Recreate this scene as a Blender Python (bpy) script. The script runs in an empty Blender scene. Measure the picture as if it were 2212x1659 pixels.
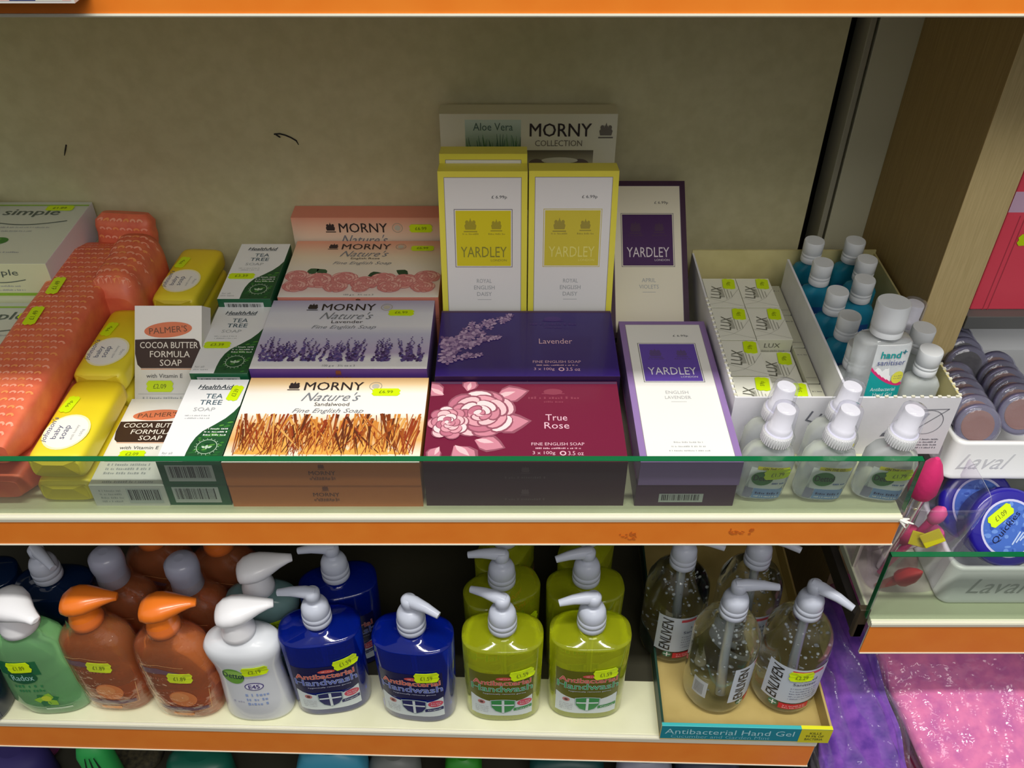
import bpy, math, random
from mathutils import Vector, Matrix
random.seed(7)
S = bpy.context.scene
COL = S.collection
R = math.radians
PI = math.pi

# ------------------------------------------------------------------ camera
FPX, TILT, CY, CZ = 1925.0, R(39.6), -0.6, 0.665
cd = bpy.data.cameras.new('camera'); cam = bpy.data.objects.new('camera', cd); COL.objects.link(cam)
cam.location = (0, CY, CZ); cam.rotation_euler = (R(90) - TILT, 0, 0)
cd.sensor_width = 36; cd.lens = FPX / 2212 * 36; cd.clip_start = 0.02
cd.dof.use_dof = False
S.camera = cam
S.view_settings.view_transform = 'Standard'; S.view_settings.look = 'None'
S.view_settings.gamma = 1; S.view_settings.use_curve_mapping = False
S.view_settings.exposure = 0.0
S.cycles.max_bounces = 10; S.cycles.transmission_bounces = 8; S.cycles.transparent_max_bounces = 16
S.cycles.caustics_refractive = True; S.cycles.sample_clamp_indirect = 6

# ------------------------------------------------------------------ light: a shop's ceiling tube, an added front fill and its general light
w = bpy.data.worlds.new('world'); S.world = w; w.use_nodes = True
_nt = w.node_tree; _tc = _nt.nodes.new('ShaderNodeTexCoord'); _sp = _nt.nodes.new('ShaderNodeSeparateXYZ'); _rp = _nt.nodes.new('ShaderNodeValToRGB')
_rp.color_ramp.elements[0].position = 0.0; _rp.color_ramp.elements[0].color = (0.03, 0.028, 0.025, 1)
_rp.color_ramp.elements[1].position = 0.35; _rp.color_ramp.elements[1].color = (0.85, 0.84, 0.84, 1)
_nt.links.new(_tc.outputs['Generated'], _sp.inputs[0]); _nt.links.new(_sp.outputs['Z'], _rp.inputs['Fac'])
_nt.links.new(_rp.outputs['Color'], _nt.nodes['Background'].inputs[0])
_nt.nodes['Background'].inputs[1].default_value = 0.62

def area(name, loc, target, sx, sy, power, col):
    l = bpy.data.lights.new(name, 'AREA'); l.shape = 'RECTANGLE'; l.size = sx; l.size_y = sy
    l.energy = power; l.color = col
    o = bpy.data.objects.new(name, l); COL.objects.link(o); o.location = loc
    o.rotation_euler = (Vector(target) - Vector(loc)).to_track_quat('-Z', 'Y').to_euler()
    return o
area('ceiling_and_fill', (0.1, -0.62, 2.3), (0.1, -0.1, 0), 1.6, 0.12, 52, (1.0, 0.97, 0.90))
area('ceiling_and_fill', (0.6, -1.9, 2.1), (0.0, 0.2, 0.1), 1.6, 0.5, 20, (1.0, 0.96, 0.90))  # soft fill added in front, standing in for the rest of the shop's light

# ------------------------------------------------------------------ helpers
def lin(c):
    c = c / 255.0
    return c / 12.92 if c <= 0.04045 else ((c + 0.055) / 1.055) ** 2.4
def rgb(c): return (lin(c[0]), lin(c[1]), lin(c[2]), 1)

_m = {}
def M(c, rough=0.5, trans=0.0, ior=1.45, coat=0.0, metal=0.0, alpha=1.0, bump=0.0, bscale=200, spec=0.5, sss=0.0):
    key = (tuple(c), rough, trans, ior, coat, metal, alpha, bump, bscale, spec, sss)
    if key in _m: return _m[key]
    m = bpy.data.materials.new('surface_%d' % len(_m)); m.use_nodes = True
    nt = m.node_tree; b = nt.nodes['Principled BSDF']
    b.inputs['Base Color'].default_value = rgb(c); b.inputs['Roughness'].default_value = rough
    b.inputs['Transmission Weight'].default_value = trans; b.inputs['IOR'].default_value = ior
    b.inputs['Coat Weight'].default_value = coat; b.inputs['Coat Roughness'].default_value = 0.08
    b.inputs['Metallic'].default_value = metal; b.inputs['Alpha'].default_value = alpha
    b.inputs['Specular IOR Level'].default_value = spec
    if sss:
        b.inputs['Subsurface Weight'].default_value = sss; b.inputs['Subsurface Scale'].default_value = 0.01
    if bump:
        tc = nt.nodes.new('ShaderNodeTexCoord'); n = nt.nodes.new('ShaderNodeTexNoise')
        n.inputs['Scale'].default_value = bscale; n.inputs['Detail'].default_value = 4
        bp = nt.nodes.new('ShaderNodeBump'); bp.inputs['Strength'].default_value = bump
        bp.inputs['Distance'].default_value = 0.001
        nt.links.new(tc.outputs['Object'], n.inputs['Vector'])
        nt.links.new(n.outputs['Fac'], bp.inputs['Height']); nt.links.new(bp.outputs['Normal'], b.inputs['Normal'])
    _m[key] = m
    return m

def noise_mat(name, c1, c2, scale, rough=0.6, detail=6, stretch=(1, 1, 1), bump=0.1, lo=0.35, hi=0.65):
    m = bpy.data.materials.new(name); m.use_nodes = True
    nt = m.node_tree; b = nt.nodes['Principled BSDF']; b.inputs['Roughness'].default_value = rough
    tc = nt.nodes.new('ShaderNodeTexCoord'); mp = nt.nodes.new('ShaderNodeMapping')
    mp.inputs['Scale'].default_value = stretch
    n = nt.nodes.new('ShaderNodeTexNoise'); n.inputs['Scale'].default_value = scale; n.inputs['Detail'].default_value = detail
    r = nt.nodes.new('ShaderNodeValToRGB')
    r.color_ramp.elements[0].position = lo; r.color_ramp.elements[0].color = rgb(c1)
    r.color_ramp.elements[1].position = hi; r.color_ramp.elements[1].color = rgb(c2)
    bp = nt.nodes.new('ShaderNodeBump'); bp.inputs['Strength'].default_value = bump; bp.inputs['Distance'].default_value = 0.001
    L = nt.links.new
    L(tc.outputs['Object'], mp.inputs['Vector']); L(mp.outputs['Vector'], n.inputs['Vector'])
    L(n.outputs['Fac'], r.inputs['Fac']); L(r.outputs['Color'], b.inputs['Base Color'])
    L(n.outputs['Fac'], bp.inputs['Height']); L(bp.outputs['Normal'], b.inputs['Normal'])
    return m

def ramp_mat(name, stops, y0, y1, axis='Y', rough=0.42):
    """printed colour blend across a carton: ink, in the carton's own coordinates"""
    m = bpy.data.materials.new(name); m.use_nodes = True
    nt = m.node_tree; b = nt.nodes['Principled BSDF']; b.inputs['Roughness'].default_value = rough
    tc = nt.nodes.new('ShaderNodeTexCoord'); sp = nt.nodes.new('ShaderNodeSeparateXYZ')
    mr = nt.nodes.new('ShaderNodeMapRange'); mr.inputs[1].default_value = y0; mr.inputs[2].default_value = y1
    r = nt.nodes.new('ShaderNodeValToRGB')
    while len(r.color_ramp.elements) < len(stops): r.color_ramp.elements.new(0.5)
    for e, (p, c) in zip(r.color_ramp.elements, stops):
        e.position = p
    for i, (p, c) in enumerate(stops):
        r.color_ramp.elements[i].position = p; r.color_ramp.elements[i].color = rgb(c)
    L = nt.links.new
    L(tc.outputs['Object'], sp.inputs[0]); L(sp.outputs[axis], mr.inputs[0]); L(mr.outputs[0], r.inputs['Fac'])
    L(r.outputs['Color'], b.inputs['Base Color'])
    return m

def film_mat(name, tint=(255, 255, 255), cover=0.06, bump=0.5, scale=60, rough=0.08, dist=.004):
    """thin clear plastic: mostly see-through, glossy, faintly milky"""
    m = bpy.data.materials.new(name); m.use_nodes = True
    nt = m.node_tree; nt.nodes.clear(); L = nt.links.new
    out = nt.nodes.new('ShaderNodeOutputMaterial')
    tr = nt.nodes.new('ShaderNodeBsdfTransparent'); tr.inputs[0].default_value = rgb(tint)
    gl = nt.nodes.new('ShaderNodeBsdfGlossy'); gl.inputs['Roughness'].default_value = rough
    df = nt.nodes.new('ShaderNodeBsdfDiffuse'); df.inputs[0].default_value = (0.8, 0.8, 0.85, 1)
    fr = nt.nodes.new('ShaderNodeFresnel'); fr.inputs[0].default_value = 1.5
    tc = nt.nodes.new('ShaderNodeTexCoord'); n = nt.nodes.new('ShaderNodeTexNoise')
    n.inputs['Scale'].default_value = scale; n.inputs['Detail'].default_value = 3
    bp = nt.nodes.new('ShaderNodeBump'); bp.inputs['Strength'].default_value = bump; bp.inputs['Distance'].default_value = dist
    L(tc.outputs['Object'], n.inputs['Vector']); L(n.outputs['Fac'], bp.inputs['Height'])
    L(bp.outputs['Normal'], gl.inputs['Normal']); L(bp.outputs['Normal'], fr.inputs['Normal'])
    m1 = nt.nodes.new('ShaderNodeMixShader'); m1.inputs[0].default_value = cover
    L(tr.outputs[0], m1.inputs[1]); L(df.outputs[0], m1.inputs[2])
    ge = nt.nodes.new('ShaderNodeNewGeometry'); iv = nt.nodes.new('ShaderNodeMath'); iv.operation = 'SUBTRACT'; iv.inputs[0].default_value = 1
    ml = nt.nodes.new('ShaderNodeMath'); ml.operation = 'MULTIPLY'; L(ge.outputs['Backfacing'], iv.inputs[1]); L(iv.outputs[0], ml.inputs[0]); L(fr.outputs[0], ml.inputs[1])
    m2 = nt.nodes.new('ShaderNodeMixShader'); L(ml.outputs[0], m2.inputs[0])
    L(m1.outputs[0], m2.inputs[1]); L(gl.outputs[0], m2.inputs[2]); L(m2.outputs[0], out.inputs[0])
    return m

def at(u, v, z=None, Y=None):
    """point of the place seen at photo pixel (u, v) on the level z or on the upright plane Y"""
    a = TILT + math.atan((v - 829.5) / FPX)
    if z is not None: h = CZ - z; d = h / math.tan(a)
    else: d = Y - CY; h = d * math.tan(a)
    dep = d * math.cos(TILT) + h * math.sin(TILT)
    return Vector(((u - 1106) * dep / FPX, CY + d, CZ - h))

_tx = {}
def glyphs(s, bold=0.0):
    k = s
    if k not in _tx:
        c = bpy.data.curves.new('t', 'FONT'); c.body = s; c.resolution_u = 2; c.space_line = 0.85
        c.align_x = 'CENTER'
        o = bpy.data.objects.new('t', c); me = bpy.data.meshes.new_from_object(o)
        vs = [(v.co.x, v.co.y) for v in me.vertices]; fs = [tuple(p.vertices) for p in me.polygons]
        bpy.data.objects.remove(o); bpy.data.meshes.remove(me); bpy.data.curves.remove(c)
        xs = [p[0] for p in vs]; ys = [p[1] for p in vs]
        x0, x1, y0, y1 = min(xs), max(xs), min(ys), max(ys)
        vs = [((x - (x0 + x1) / 2) / (x1 - x0), (y - (y0 + y1) / 2) / (y1 - y0)) for x, y in vs]
        _tx[k] = (vs, fs)
    return _tx[k]

class MB:
    def __init__(s): s.v = []; s.f = []; s.m = []; s.sm = []; s.mats = []
    def mi(s, m):
        if m not in s.mats: s.mats.append(m)
        return s.mats.index(m)
    def add(s, vs, fs, m, smooth=False):
        b = len(s.v); s.v += [tuple(p) for p in vs]; k = s.mi(m)
        for f in fs: s.f.append([b + i for i in f]); s.m.append(k); s.sm.append(smooth)
    def box(s, x0, x1, y0, y1, z0, z1, m, top=None, front=None, side=None):
        vs = [(x0, y0, z0), (x1, y0, z0), (x1, y1, z0), (x0, y1, z0), (x0, y0, z1), (x1, y0, z1), (x1, y1, z1), (x0, y1, z1)]
        b = len(s.v); s.v += vs
        for f, mm in (((0, 3, 2, 1), m), ((4, 5, 6, 7), top or m), ((0, 1, 5, 4), front or m), ((1, 2, 6, 5), side or m),
                      ((2, 3, 7, 6), m), ((3, 0, 4, 7), side or m)):
            s.f.append([b + i for i in f]); s.m.append(s.mi(mm)); s.sm.append(False)
    def rings(s, rows, m, smooth=True, cap0=True, cap1=True):
        n = len(rows[0]); vs = [p for r in rows for p in r]; fs = []
        for i in range(len(rows) - 1):
            for j in range(n):
                a, b = i * n + j, i * n + (j + 1) % n
                fs.append((a, b, b + n, a + n))
        s.add(vs, fs, m, smooth)
        if cap0: s.add(rows[0], [tuple(reversed(range(n)))], m, False)
        if cap1: s.add(rows[-1], [tuple(range(n))], m, False)
    def loft(s, secs, m, n=44, **k):
        """secs: (z, rx, ry, power, cx, cy)"""
        rows = []
        for q in secs:
            z, rx, ry, p = q[:4]; cx = q[4] if len(q) > 4 else 0; cy = q[5] if len(q) > 5 else 0
            row = []
            for j in range(n):
                a = 2 * PI * j / n; c, t = math.cos(a), math.sin(a)
                row.append((cx + rx * math.copysign(abs(c) ** (2 / p), c), cy + ry * math.copysign(abs(t) ** (2 / p), t), z))
            rows.append(row)
        s.rings(rows, m, **k)
    def lathe(s, prof, m, cx=0, cy=0, n=28, **k): s.loft([(z, r, r, 2, cx, cy) for r, z in prof], m, n, **k)
    def tube(s, pts, rad, m, n=10, flat=1.0):
        pts = [Vector(p) for p in pts]; rows = []
        for i, p in enumerate(pts):
            d = (pts[min(i + 1, len(pts) - 1)] - pts[max(i - 1, 0)]).normalized()
            a = d.cross(Vector((0, 0, 1)));
            if a.length < 1e-3: a = Vector((1, 0, 0))
            a.normalize(); b = a.cross(d).normalized()
            r = rad[i] if isinstance(rad, (list, tuple)) else rad
            rows.append([p + a * r * math.cos(2 * PI * j / n) + b * r * flat * math.sin(2 * PI * j / n) for j in range(n)])
        s.rings(rows, m)
    def build(s, name, parent=None, loc=None, bevel=0, rot=None):
        me = bpy.data.meshes.new(name); me.from_pydata(s.v, [], s.f)
        for m in s.mats: me.materials.append(m)
        me.polygons.foreach_set('material_index', s.m); me.polygons.foreach_set('use_smooth', s.sm)
        me.update()
        o = bpy.data.objects.new(name, me); COL.objects.link(o); o.parent = parent
        if loc is not None: o.location = loc
        if rot is not None: o.rotation_euler = rot
        if bevel:
            b = o.modifiers.new('bevel', 'BEVEL'); b.width = bevel; b.segments = 2; b.limit_method = 'ANGLE'; b.angle_limit = R(50)
        return o

E = 0.00012
class Face:
    """a printing surface: fn(u, v, lift) -> point"""
    def __init__(s, mb, fn, fine=0): s.mb = mb; s.fn = fn; s.fine = fine
    def tris(s, pts, fs, m, l, mp=lambda x, y: (x, y)):
        """on a curved body: split triangles until they follow the curve"""
        out = []; stack = [[pts[i] for i in (f[0], f[k], f[k + 1])] for f in fs for k in range(1, len(f) - 1)]
        while stack:
            a, b, c = stack.pop(); e = [abs(mp(*p)[0] - mp(*q)[0]) for p, q in ((a, b), (b, c), (c, a))]; k = e.index(max(e))
            if e[k] > s.fine:
                for _ in range(k): a, b, c = b, c, a
                mid = ((a[0] + b[0]) / 2, (a[1] + b[1]) / 2); stack += [[a, mid, c], [mid, b, c]]
            else: out += [a, b, c]
        s.mb.add([s.fn(*mp(*p), l * E) for p in out], [(i, i + 1, i + 2) for i in range(0, len(out), 3)], m)
    def poly(s, pts, m, l=1):
        if s.fine: s.tris(list(pts), [tuple(range(len(pts)))], m, l); return
        s.mb.add([s.fn(x, y, l * E) for x, y in pts], [tuple(range(len(pts)))], m)
    def rect(s, x0, y0, x1, y1, m, l=1): s.poly([(x0, y0), (x1, y0), (x1, y1), (x0, y1)], m, l)
    def grid(s, x0, y0, x1, y1, m, l=1, nx=10, ny=2, top=None):
        vs = []
        for j in range(ny + 1):
            for i in range(nx + 1):
                x = x0 + (x1 - x0) * i / nx; yt = top(x) if top else y1
                vs.append(s.fn(x, y0 + (yt - y0) * j / ny, l * E))
        s.mb.add(vs, [(j * (nx + 1) + i, j * (nx + 1) + i + 1, (j + 1) * (nx + 1) + i + 1, (j + 1) * (nx + 1) + i) for j in range(ny) for i in range(nx)], m, True)
    def frame(s, x0, y0, x1, y1, t, m, l=1):
        s.rect(x0, y0, x1, y0 + t, m, l); s.rect(x0, y1 - t, x1, y1, m, l); s.rect(x0, y0 + t, x0 + t, y1 - t, m, l); s.rect(x1 - t, y0 + t, x1, y1 - t, m, l)
    def ell(s, cx, cy, rx, ry, m, l=1, a=0, n=20):
        ca, sa = math.cos(a), math.sin(a)
        s.poly([(cx + rx * math.cos(t) * ca - ry * math.sin(t) * sa, cy + rx * math.cos(t) * sa + ry * math.sin(t) * ca) for t in [2 * PI * i / n for i in range(n)]], m, l)
    def ring(s, cx, cy, r0, r1, m, l=1, n=28, ky=1):
        vs = []
        for i in range(n):
            t = 2 * PI * i / n
            vs += [s.fn(cx + r0 * math.cos(t), cy + ky * r0 * math.sin(t), l * E), s.fn(cx + r1 * math.cos(t), cy + ky * r1 * math.sin(t), l * E)]
        s.mb.add(vs, [(2 * i, 2 * i + 1, (2 * i + 3) % (2 * n), (2 * i + 2) % (2 * n)) for i in range(n)], m)
    def line(s, p, q, t, m, l=1, t2=None):
        p, q = Vector(p), Vector(q); d = (q - p).normalized(); k = Vector((-d.y, d.x)); t2 = t if t2 is None else t2
        s.poly([tuple(p - k * t / 2), tuple(q - k * t2 / 2), tuple(q + k * t2 / 2), tuple(p + k * t / 2)], m, l)
    def path(s, pts, t, m, l=1):
        for a, b in zip(pts, pts[1:]): s.line(a, b, t, m, l)
    def text(s, st, cx, cy, w, h, m, l=3, a=0, shear=0, bold=0.0):
        vs, fs = glyphs(st); ca, sa = math.cos(a), math.sin(a); b = max(bold, 0) * h * 1.3
        for q, (dx, dy) in enumerate(((0, 0),) if b == 0 else ((-b, 0), (b, 0)) if bold < .02 else ((-b, -b), (b, -b), (-b, b), (b, b))):
            def mp(x, y):
                X = x * w + y * h * shear + dx; Y = y * h + dy
                return cx + X * ca - Y * sa, cy + X * sa + Y * ca
            if s.fine: s.tris(vs, fs, m, l + .1 * q, mp); continue
            s.mb.add([s.fn(*mp(x, y), (l + .1 * q) * E) for x, y in vs], fs, m)

def plane(mb, o, u, v, n):
    o, u, v, n = Vector(o), Vector(u), Vector(v), Vector(n)
    return Face(mb, lambda x, y, l: o + u * x + v * y + n * l)
def TOP(mb, h): return plane(mb, (0, 0, h), (1, 0, 0), (0, 1, 0), (0, 0, 1))
def FRONT(mb, y=0): return plane(mb, (0, y, 0), (1, 0, 0), (0, 0, 1), (0, -1, 0))

def tag(o, label=None, cat=None, group=None, kind=None):
    if label: o['label'] = label
    if cat: o['category'] = cat
    if group: o['group'] = group
    if kind: o['kind'] = kind
    return o
def empty(name, loc, rot=(0, 0, 0)):
    o = bpy.data.objects.new(name, None); COL.objects.link(o); o.location = loc; o.rotation_euler = rot; o.empty_display_size = 0.02
    return o
def dup(root, loc, label, rot=None, group=None, skip=()):
    r = root.copy(); COL.objects.link(r); r.location = loc; r['label'] = label
    if rot is not None: r.rotation_euler = rot
    if group: r['group'] = group
    for ch in list(root.children):
        if ch.name.split('.')[0] in skip: continue
        c = ch.copy(); COL.objects.link(c); c.parent = r
        for g in list(ch.children):
            d = g.copy(); COL.objects.link(d); d.parent = c
    return r

# colours of ink and board
WHITE = (245, 245, 245); K = M((25, 22, 25), 0.5); GREY = M((120, 120, 118), 0.5); LG = M((175, 178, 180), 0.5)
STK = M((215, 245, 10), 0.45); STT = M((112, 122, 24), 0.5); WH = M(WHITE, 0.42)

def sticker(fn, cx, cy, st='£6.99', a=0, w=0.029, h=0.0105, parent=None, l=8, wavy=True, st_scale=0.48):
    """small scalloped fluorescent price label lying on a surface; fn maps (u, v, lift)"""
    mb = MB(); F = Face(mb, fn); ca, sa = math.cos(a), math.sin(a)
    def q(x, y): return (cx + x * ca - y * sa, cy + x * sa + y * ca)
    e = w * 0.09
    out = [(-w / 2 + e, -h / 2), (-w / 4, -h / 2), (0, -h / 2), (w / 4, -h / 2), (w / 2 - e, -h / 2), (w / 2, -h * .22), (w / 2 - e * .5, 0), (w / 2, h * .22),
           (w / 2 - e, h / 2), (w / 4, h / 2), (0, h / 2), (-w / 4, h / 2), (-w / 2 + e, h / 2), (-w / 2, h * .22), (-w / 2 + e * .5, 0), (-w / 2, -h * .22)]
    lo = [fn(*q(x, y), (l - 3) * E) for x, y in out]; hi = [fn(*q(x, y), l * E) for x, y in out]; n = len(out)
    mid = fn(*q(0, 0), l * E)
    mb.add(lo + hi + [mid], [(i, (i + 1) % n, n + (i + 1) % n, n + i) for i in range(n)] + [(2 * n, n + i, n + (i + 1) % n) for i in range(n)], STK)
    F.text(st, *q(0, 0), w * st_scale, h * .40, STT, l + 2, a=a)
    return mb.build('price_sticker', parent)
# ------------------------------------------------------------------ the setting
wallm = noise_mat('wall_board', (205, 199, 156), (214, 208, 166), 60, 0.8, bump=0.15)
WY = 0.442
mb = MB(); mb.box(-1.1, 0.385, WY, WY + 0.02, -0.005, 0.9, wallm); mb.box(-1.1, 0.385, WY + .002, WY + 0.02, -0.9, -0.005, M((22, 20, 18), 0.7))  # lower board coloured near black for the shade behind the bottles
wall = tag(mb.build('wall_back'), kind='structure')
mb = MB(); mb.box(-1.2, 1.4, WY + 0.045, WY + 0.06, -0.95, 1.0, M((16, 13, 10), 0.8))
tag(mb.build('wall_behind_slot'), kind='structure')
for pts in ([(592, 290), (604, 289), (616, 292), (628, 297), (640, 304), (645, 313)], [(596, 291), (604, 296), (606, 297)], [(143, 313), (141, 325), (139, 336)]):
    mb = MB(); mb.tube([at(u, v, Y=WY - 0.0006) for u, v in pts], [0.0009] * (len(pts) - 1) + [0.0004], K, 6)
    mb.build('scuff_mark', wall)
# slotted metal upright and the white panel beside it
post = M((205, 203, 176), 0.45)
mb = MB(); mb.box(0.402, 0.409, 0.428, WY + 0.03, -0.9, 0.53, M((165, 163, 145), 0.4)); mb.box(0.413, 0.470, 0.430, WY + 0.03, -0.9, 0.66, post)
mb.box(0.409, 0.413, 0.440, WY + 0.03, -0.9, 0.53, K)
tag(mb.build('trim_1', bevel=0.001), kind='structure')
mb = MB()
for k in range(26): mb.box(0.387, 0.397, WY + 0.028, WY + 0.0445, -0.86 + k * 0.062, -0.83 + k * 0.062, M((34, 28, 22), 0.6))
mb.box(0.3855, 0.401, WY + 0.044, WY + 0.046, -0.9, 0.9, M((22, 18, 15), 0.6))
tag(mb.build('trim_2'), kind='structure')
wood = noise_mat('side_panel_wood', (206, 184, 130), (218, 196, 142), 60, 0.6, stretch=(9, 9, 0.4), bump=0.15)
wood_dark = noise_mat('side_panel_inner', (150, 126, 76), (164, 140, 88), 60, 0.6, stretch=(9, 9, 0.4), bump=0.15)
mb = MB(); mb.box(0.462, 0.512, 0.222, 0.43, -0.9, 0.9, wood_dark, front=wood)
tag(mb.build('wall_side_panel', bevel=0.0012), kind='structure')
mb = MB(); mb.box(0.514, 1.3, WY, WY + 0.02, -0.9, 0.9, M((34, 31, 27), 0.7)); tag(mb.build('wall_right_bay'), kind='structure')
mb = MB(); mb.box(-1.2, 1.4, -1.5, 0.6, -0.93, -0.9, M((70, 66, 60), 0.7)); tag(mb.build('floor'), kind='structure')

# ------------------------------------------------------------------ shelves
rail = M((226, 224, 205), 0.28, coat=0.3)
deckm = noise_mat('shelf_deck', (214, 214, 180), (224, 224, 192), 14, 0.45, bump=0.03)
orange = noise_mat('orange_strip', (242, 132, 40), (246, 140, 46), 25, 0.38, bump=0.02)
glassm = film_mat('riser_glass', (232, 236, 231), 0.03, 0.0, 5, 0.02)
glass_edge = M((16, 105, 62), 0.12, coat=0.5)
under = M((150, 145, 120), 0.6)

def shelf(name, loc, rz, x0, x1, depth, strip_h, lip_h, label, glass=None, dk=None, cat='shelf', xdeck=None, back=0):
    t = empty(name, loc, (0, 0, rz)); tag(t, label, cat)
    mb = MB(); mb.box(x0, x1 if xdeck is None else xdeck, 0.0005, depth, -0.012, 0, dk or deckm); mb.build('deck', t, bevel=0.001)
    if back: mb = MB(); mb.box(x0, x1, back, depth, 0.0, 0.0008, M((52, 50, 36), .6)); mb.build('painted_deck_shade', t)  # dark sheet standing in for the shade deeper on the deck
    mb = MB(); prof = [(-0.0040, -lip_h), (-0.0042, -0.0025), (-0.0034, -0.0006), (-0.0024, -0.0016), (-0.0014, 0.0), (0.0, 0.0), (0.0, -strip_h), (-0.0036, -strip_h), (-0.0042, -strip_h + 0.0010), (-0.0040, -strip_h + 0.0022), (-0.002, -strip_h + 0.0022), (-0.002, -lip_h)]
    n = len(prof)
    vs = [(x0, y, z) for y, z in prof] + [(x1, y, z) for y, z in prof]
    mb.add(vs, [(i, (i + 1) % n, n + (i + 1) % n, n + i) for i in range(n)] + [tuple(range(n)), tuple(reversed(range(n, 2 * n)))], rail)
    mb.build('front_rail', t)
    mb = MB(); mb.box(x0, x1 - 0.001, -0.0032, -0.0021, -strip_h + 0.0024, -lip_h - 0.0002, orange); s = mb.build('price_strip', t)
    if glass:
        g0, g1, gh = glass
        mb = MB(); mb.box(g0, g1, 0.0015, 0.0075, 0.001, gh - 0.0004, glassm); g = mb.build('glass_riser', t)
        mb = MB(); mb.box(g0, g1, 0.0013, 0.0077, gh - 0.0006, gh, glass_edge); mb.box(g1 - 0.0005, g1, 0.0013, 0.0077, 0.002, gh, glass_edge); mb.box(g0, g0 + 0.0005, 0.0013, 0.0077, 0.002, gh, glass_edge)
        mb.build('polished_edge', g)
    return t
top_sh = shelf('shelf', (0, 0.0, 0.541), 0, -1.1, 1.3, 0.43, 0.061, 0.008, 'topmost shelf, its orange price strip cut off by the top of the photo')
mid_sh = shelf('shelf', (0, 0, 0), 0, -1.0, 0.388, 0.407, 0.0425, 0.0067, 'middle shelf with glass front edge and orange strip, holding the boxed soaps', glass=(-1.0, 0.390, 0.0735))
RZ = R(-1.5)
def low(x, y, z=0):
    """a place on the bottom shelf, whose right end stands a little further out"""
    p = Vector((-0.65, 0, -0.383)) + Matrix.Rotation(RZ, 3, 'Z') @ Vector((x + 0.65, y, z)); return p
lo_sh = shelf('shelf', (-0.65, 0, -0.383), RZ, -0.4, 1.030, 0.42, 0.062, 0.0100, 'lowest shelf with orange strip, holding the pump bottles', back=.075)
rb_sh = shelf('shelf', (0, 0, -0.175), 0, 0.402, 1.2, 0.25, 0.059, 0.0067, 'short glass-fronted shelf of the right bay, holding make-up', glass=(0.396, 1.2, 0.109), dk=M((214, 220, 188), 0.4))
# broken end of the middle rail
mb = MB()
for k in range(9):
    a = random.uniform(-1.2, 1.2); l = random.uniform(0.006, 0.014)
    mb.tube([(0.386, -0.003, -0.004), (0.386 + l * math.cos(a), -0.005 + random.uniform(-.003, .002), -0.004 + l * math.sin(a) * .7)], [0.0022, 0.0008], M((225, 225, 220), 0.4), 6)
mb.build('cracked_rail_end', mid_sh)
# stains on the middle strip
for u, v, rx in ((1356, 1158, 0.009), (1604, 1150, 0.013)):
    mb = MB(); F = plane(mb, at(u, v, Y=-0.0034), (1, 0, 0), (0, 0, 1), (0, -1, 0))
    for k in range(16): F.ell(random.uniform(-rx, rx), random.uniform(-.005, .005), random.uniform(.001, .003), random.uniform(.0006, .0016), M((205, 105, 34), 0.5), 1 + k * .2, random.uniform(0, 3), 8)
    mb.build('stain', mid_sh)
# row of cards clipped over the top strip
mb = MB(); cx0 = -0.62; F = FRONT(mb, -0.030)
mb.box(-0.75, -0.268, -0.030, -0.0046, 0.4965, 0.535, M((205, 200, 195), 0.4), front=M((215, 212, 208), 0.35))
random.seed(3)
x = -0.75
while x < -0.275:
    wd = random.uniform(.008, .02); F.rect(x, .498, min(x + wd, -.27), .533, M(random.choice([(190, 150, 150), (60, 70, 120), (225, 225, 215), (150, 160, 120), (230, 190, 185), (235, 235, 240), (30, 25, 30)]), .4), 1); x += wd
tag(mb.build('picture_card'), 'long printed card clipped over the top strip at the upper left corner', 'card')

# ------------------------------------------------------------------ printed ornaments
def crest(F, cx, cy, s, m, l=3):
    F.poly([(cx - s * .38, cy - s * .3), (cx + s * .38, cy - s * .3), (cx + s * .45, cy + s * .02), (cx + s * .3, cy + s * .25), (cx - s * .3, cy + s * .25), (cx - s * .45, cy + s * .02)], m, l)
    for k in (-1, 0, 1): F.ell(cx + k * s * .26, cy + s * .27, s * .13, s * .16, m, l + .2, 0, 10)
    F.poly([(cx - s * .06, cy + s * .4), (cx + s * .06, cy + s * .4), (cx, cy + s * .62)], m, l)
    F.rect(cx - s * .5, cy - s * .5, cx + s * .5, cy - s * .40, m, l)
def squig(F, cx, cy, w, h, m, l=2, seed=1):
    """a line of print too small to read"""
    rnd = random.Random(seed); x = cx - w / 2
    while x < cx + w / 2:
        k = rnd.uniform(.25, .6) * h; F.rect(x, cy - h / 2, x + k, cy - h / 2 + h * rnd.uniform(.55, 1), m, l); x += k + h * rnd.choice([.25, .25, .3, .8])
def barcode(F, x0, y0, x1, y1, seed=1, l=2):
    F.rect(x0, y0, x1, y1, M((200, 205, 205), .5), l); rnd = random.Random(seed); x = x0 + (x1 - x0) * .06
    while x < x1 - (x1 - x0) * .08:
        k = rnd.choice([.0003, .0006, .001]); F.rect(x, y0 + (y1 - y0) * .22, x + k, y1 - (y1 - y0) * .08, K, l + 1); x += k + rnd.choice([.0004, .0007, .0011])
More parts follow.
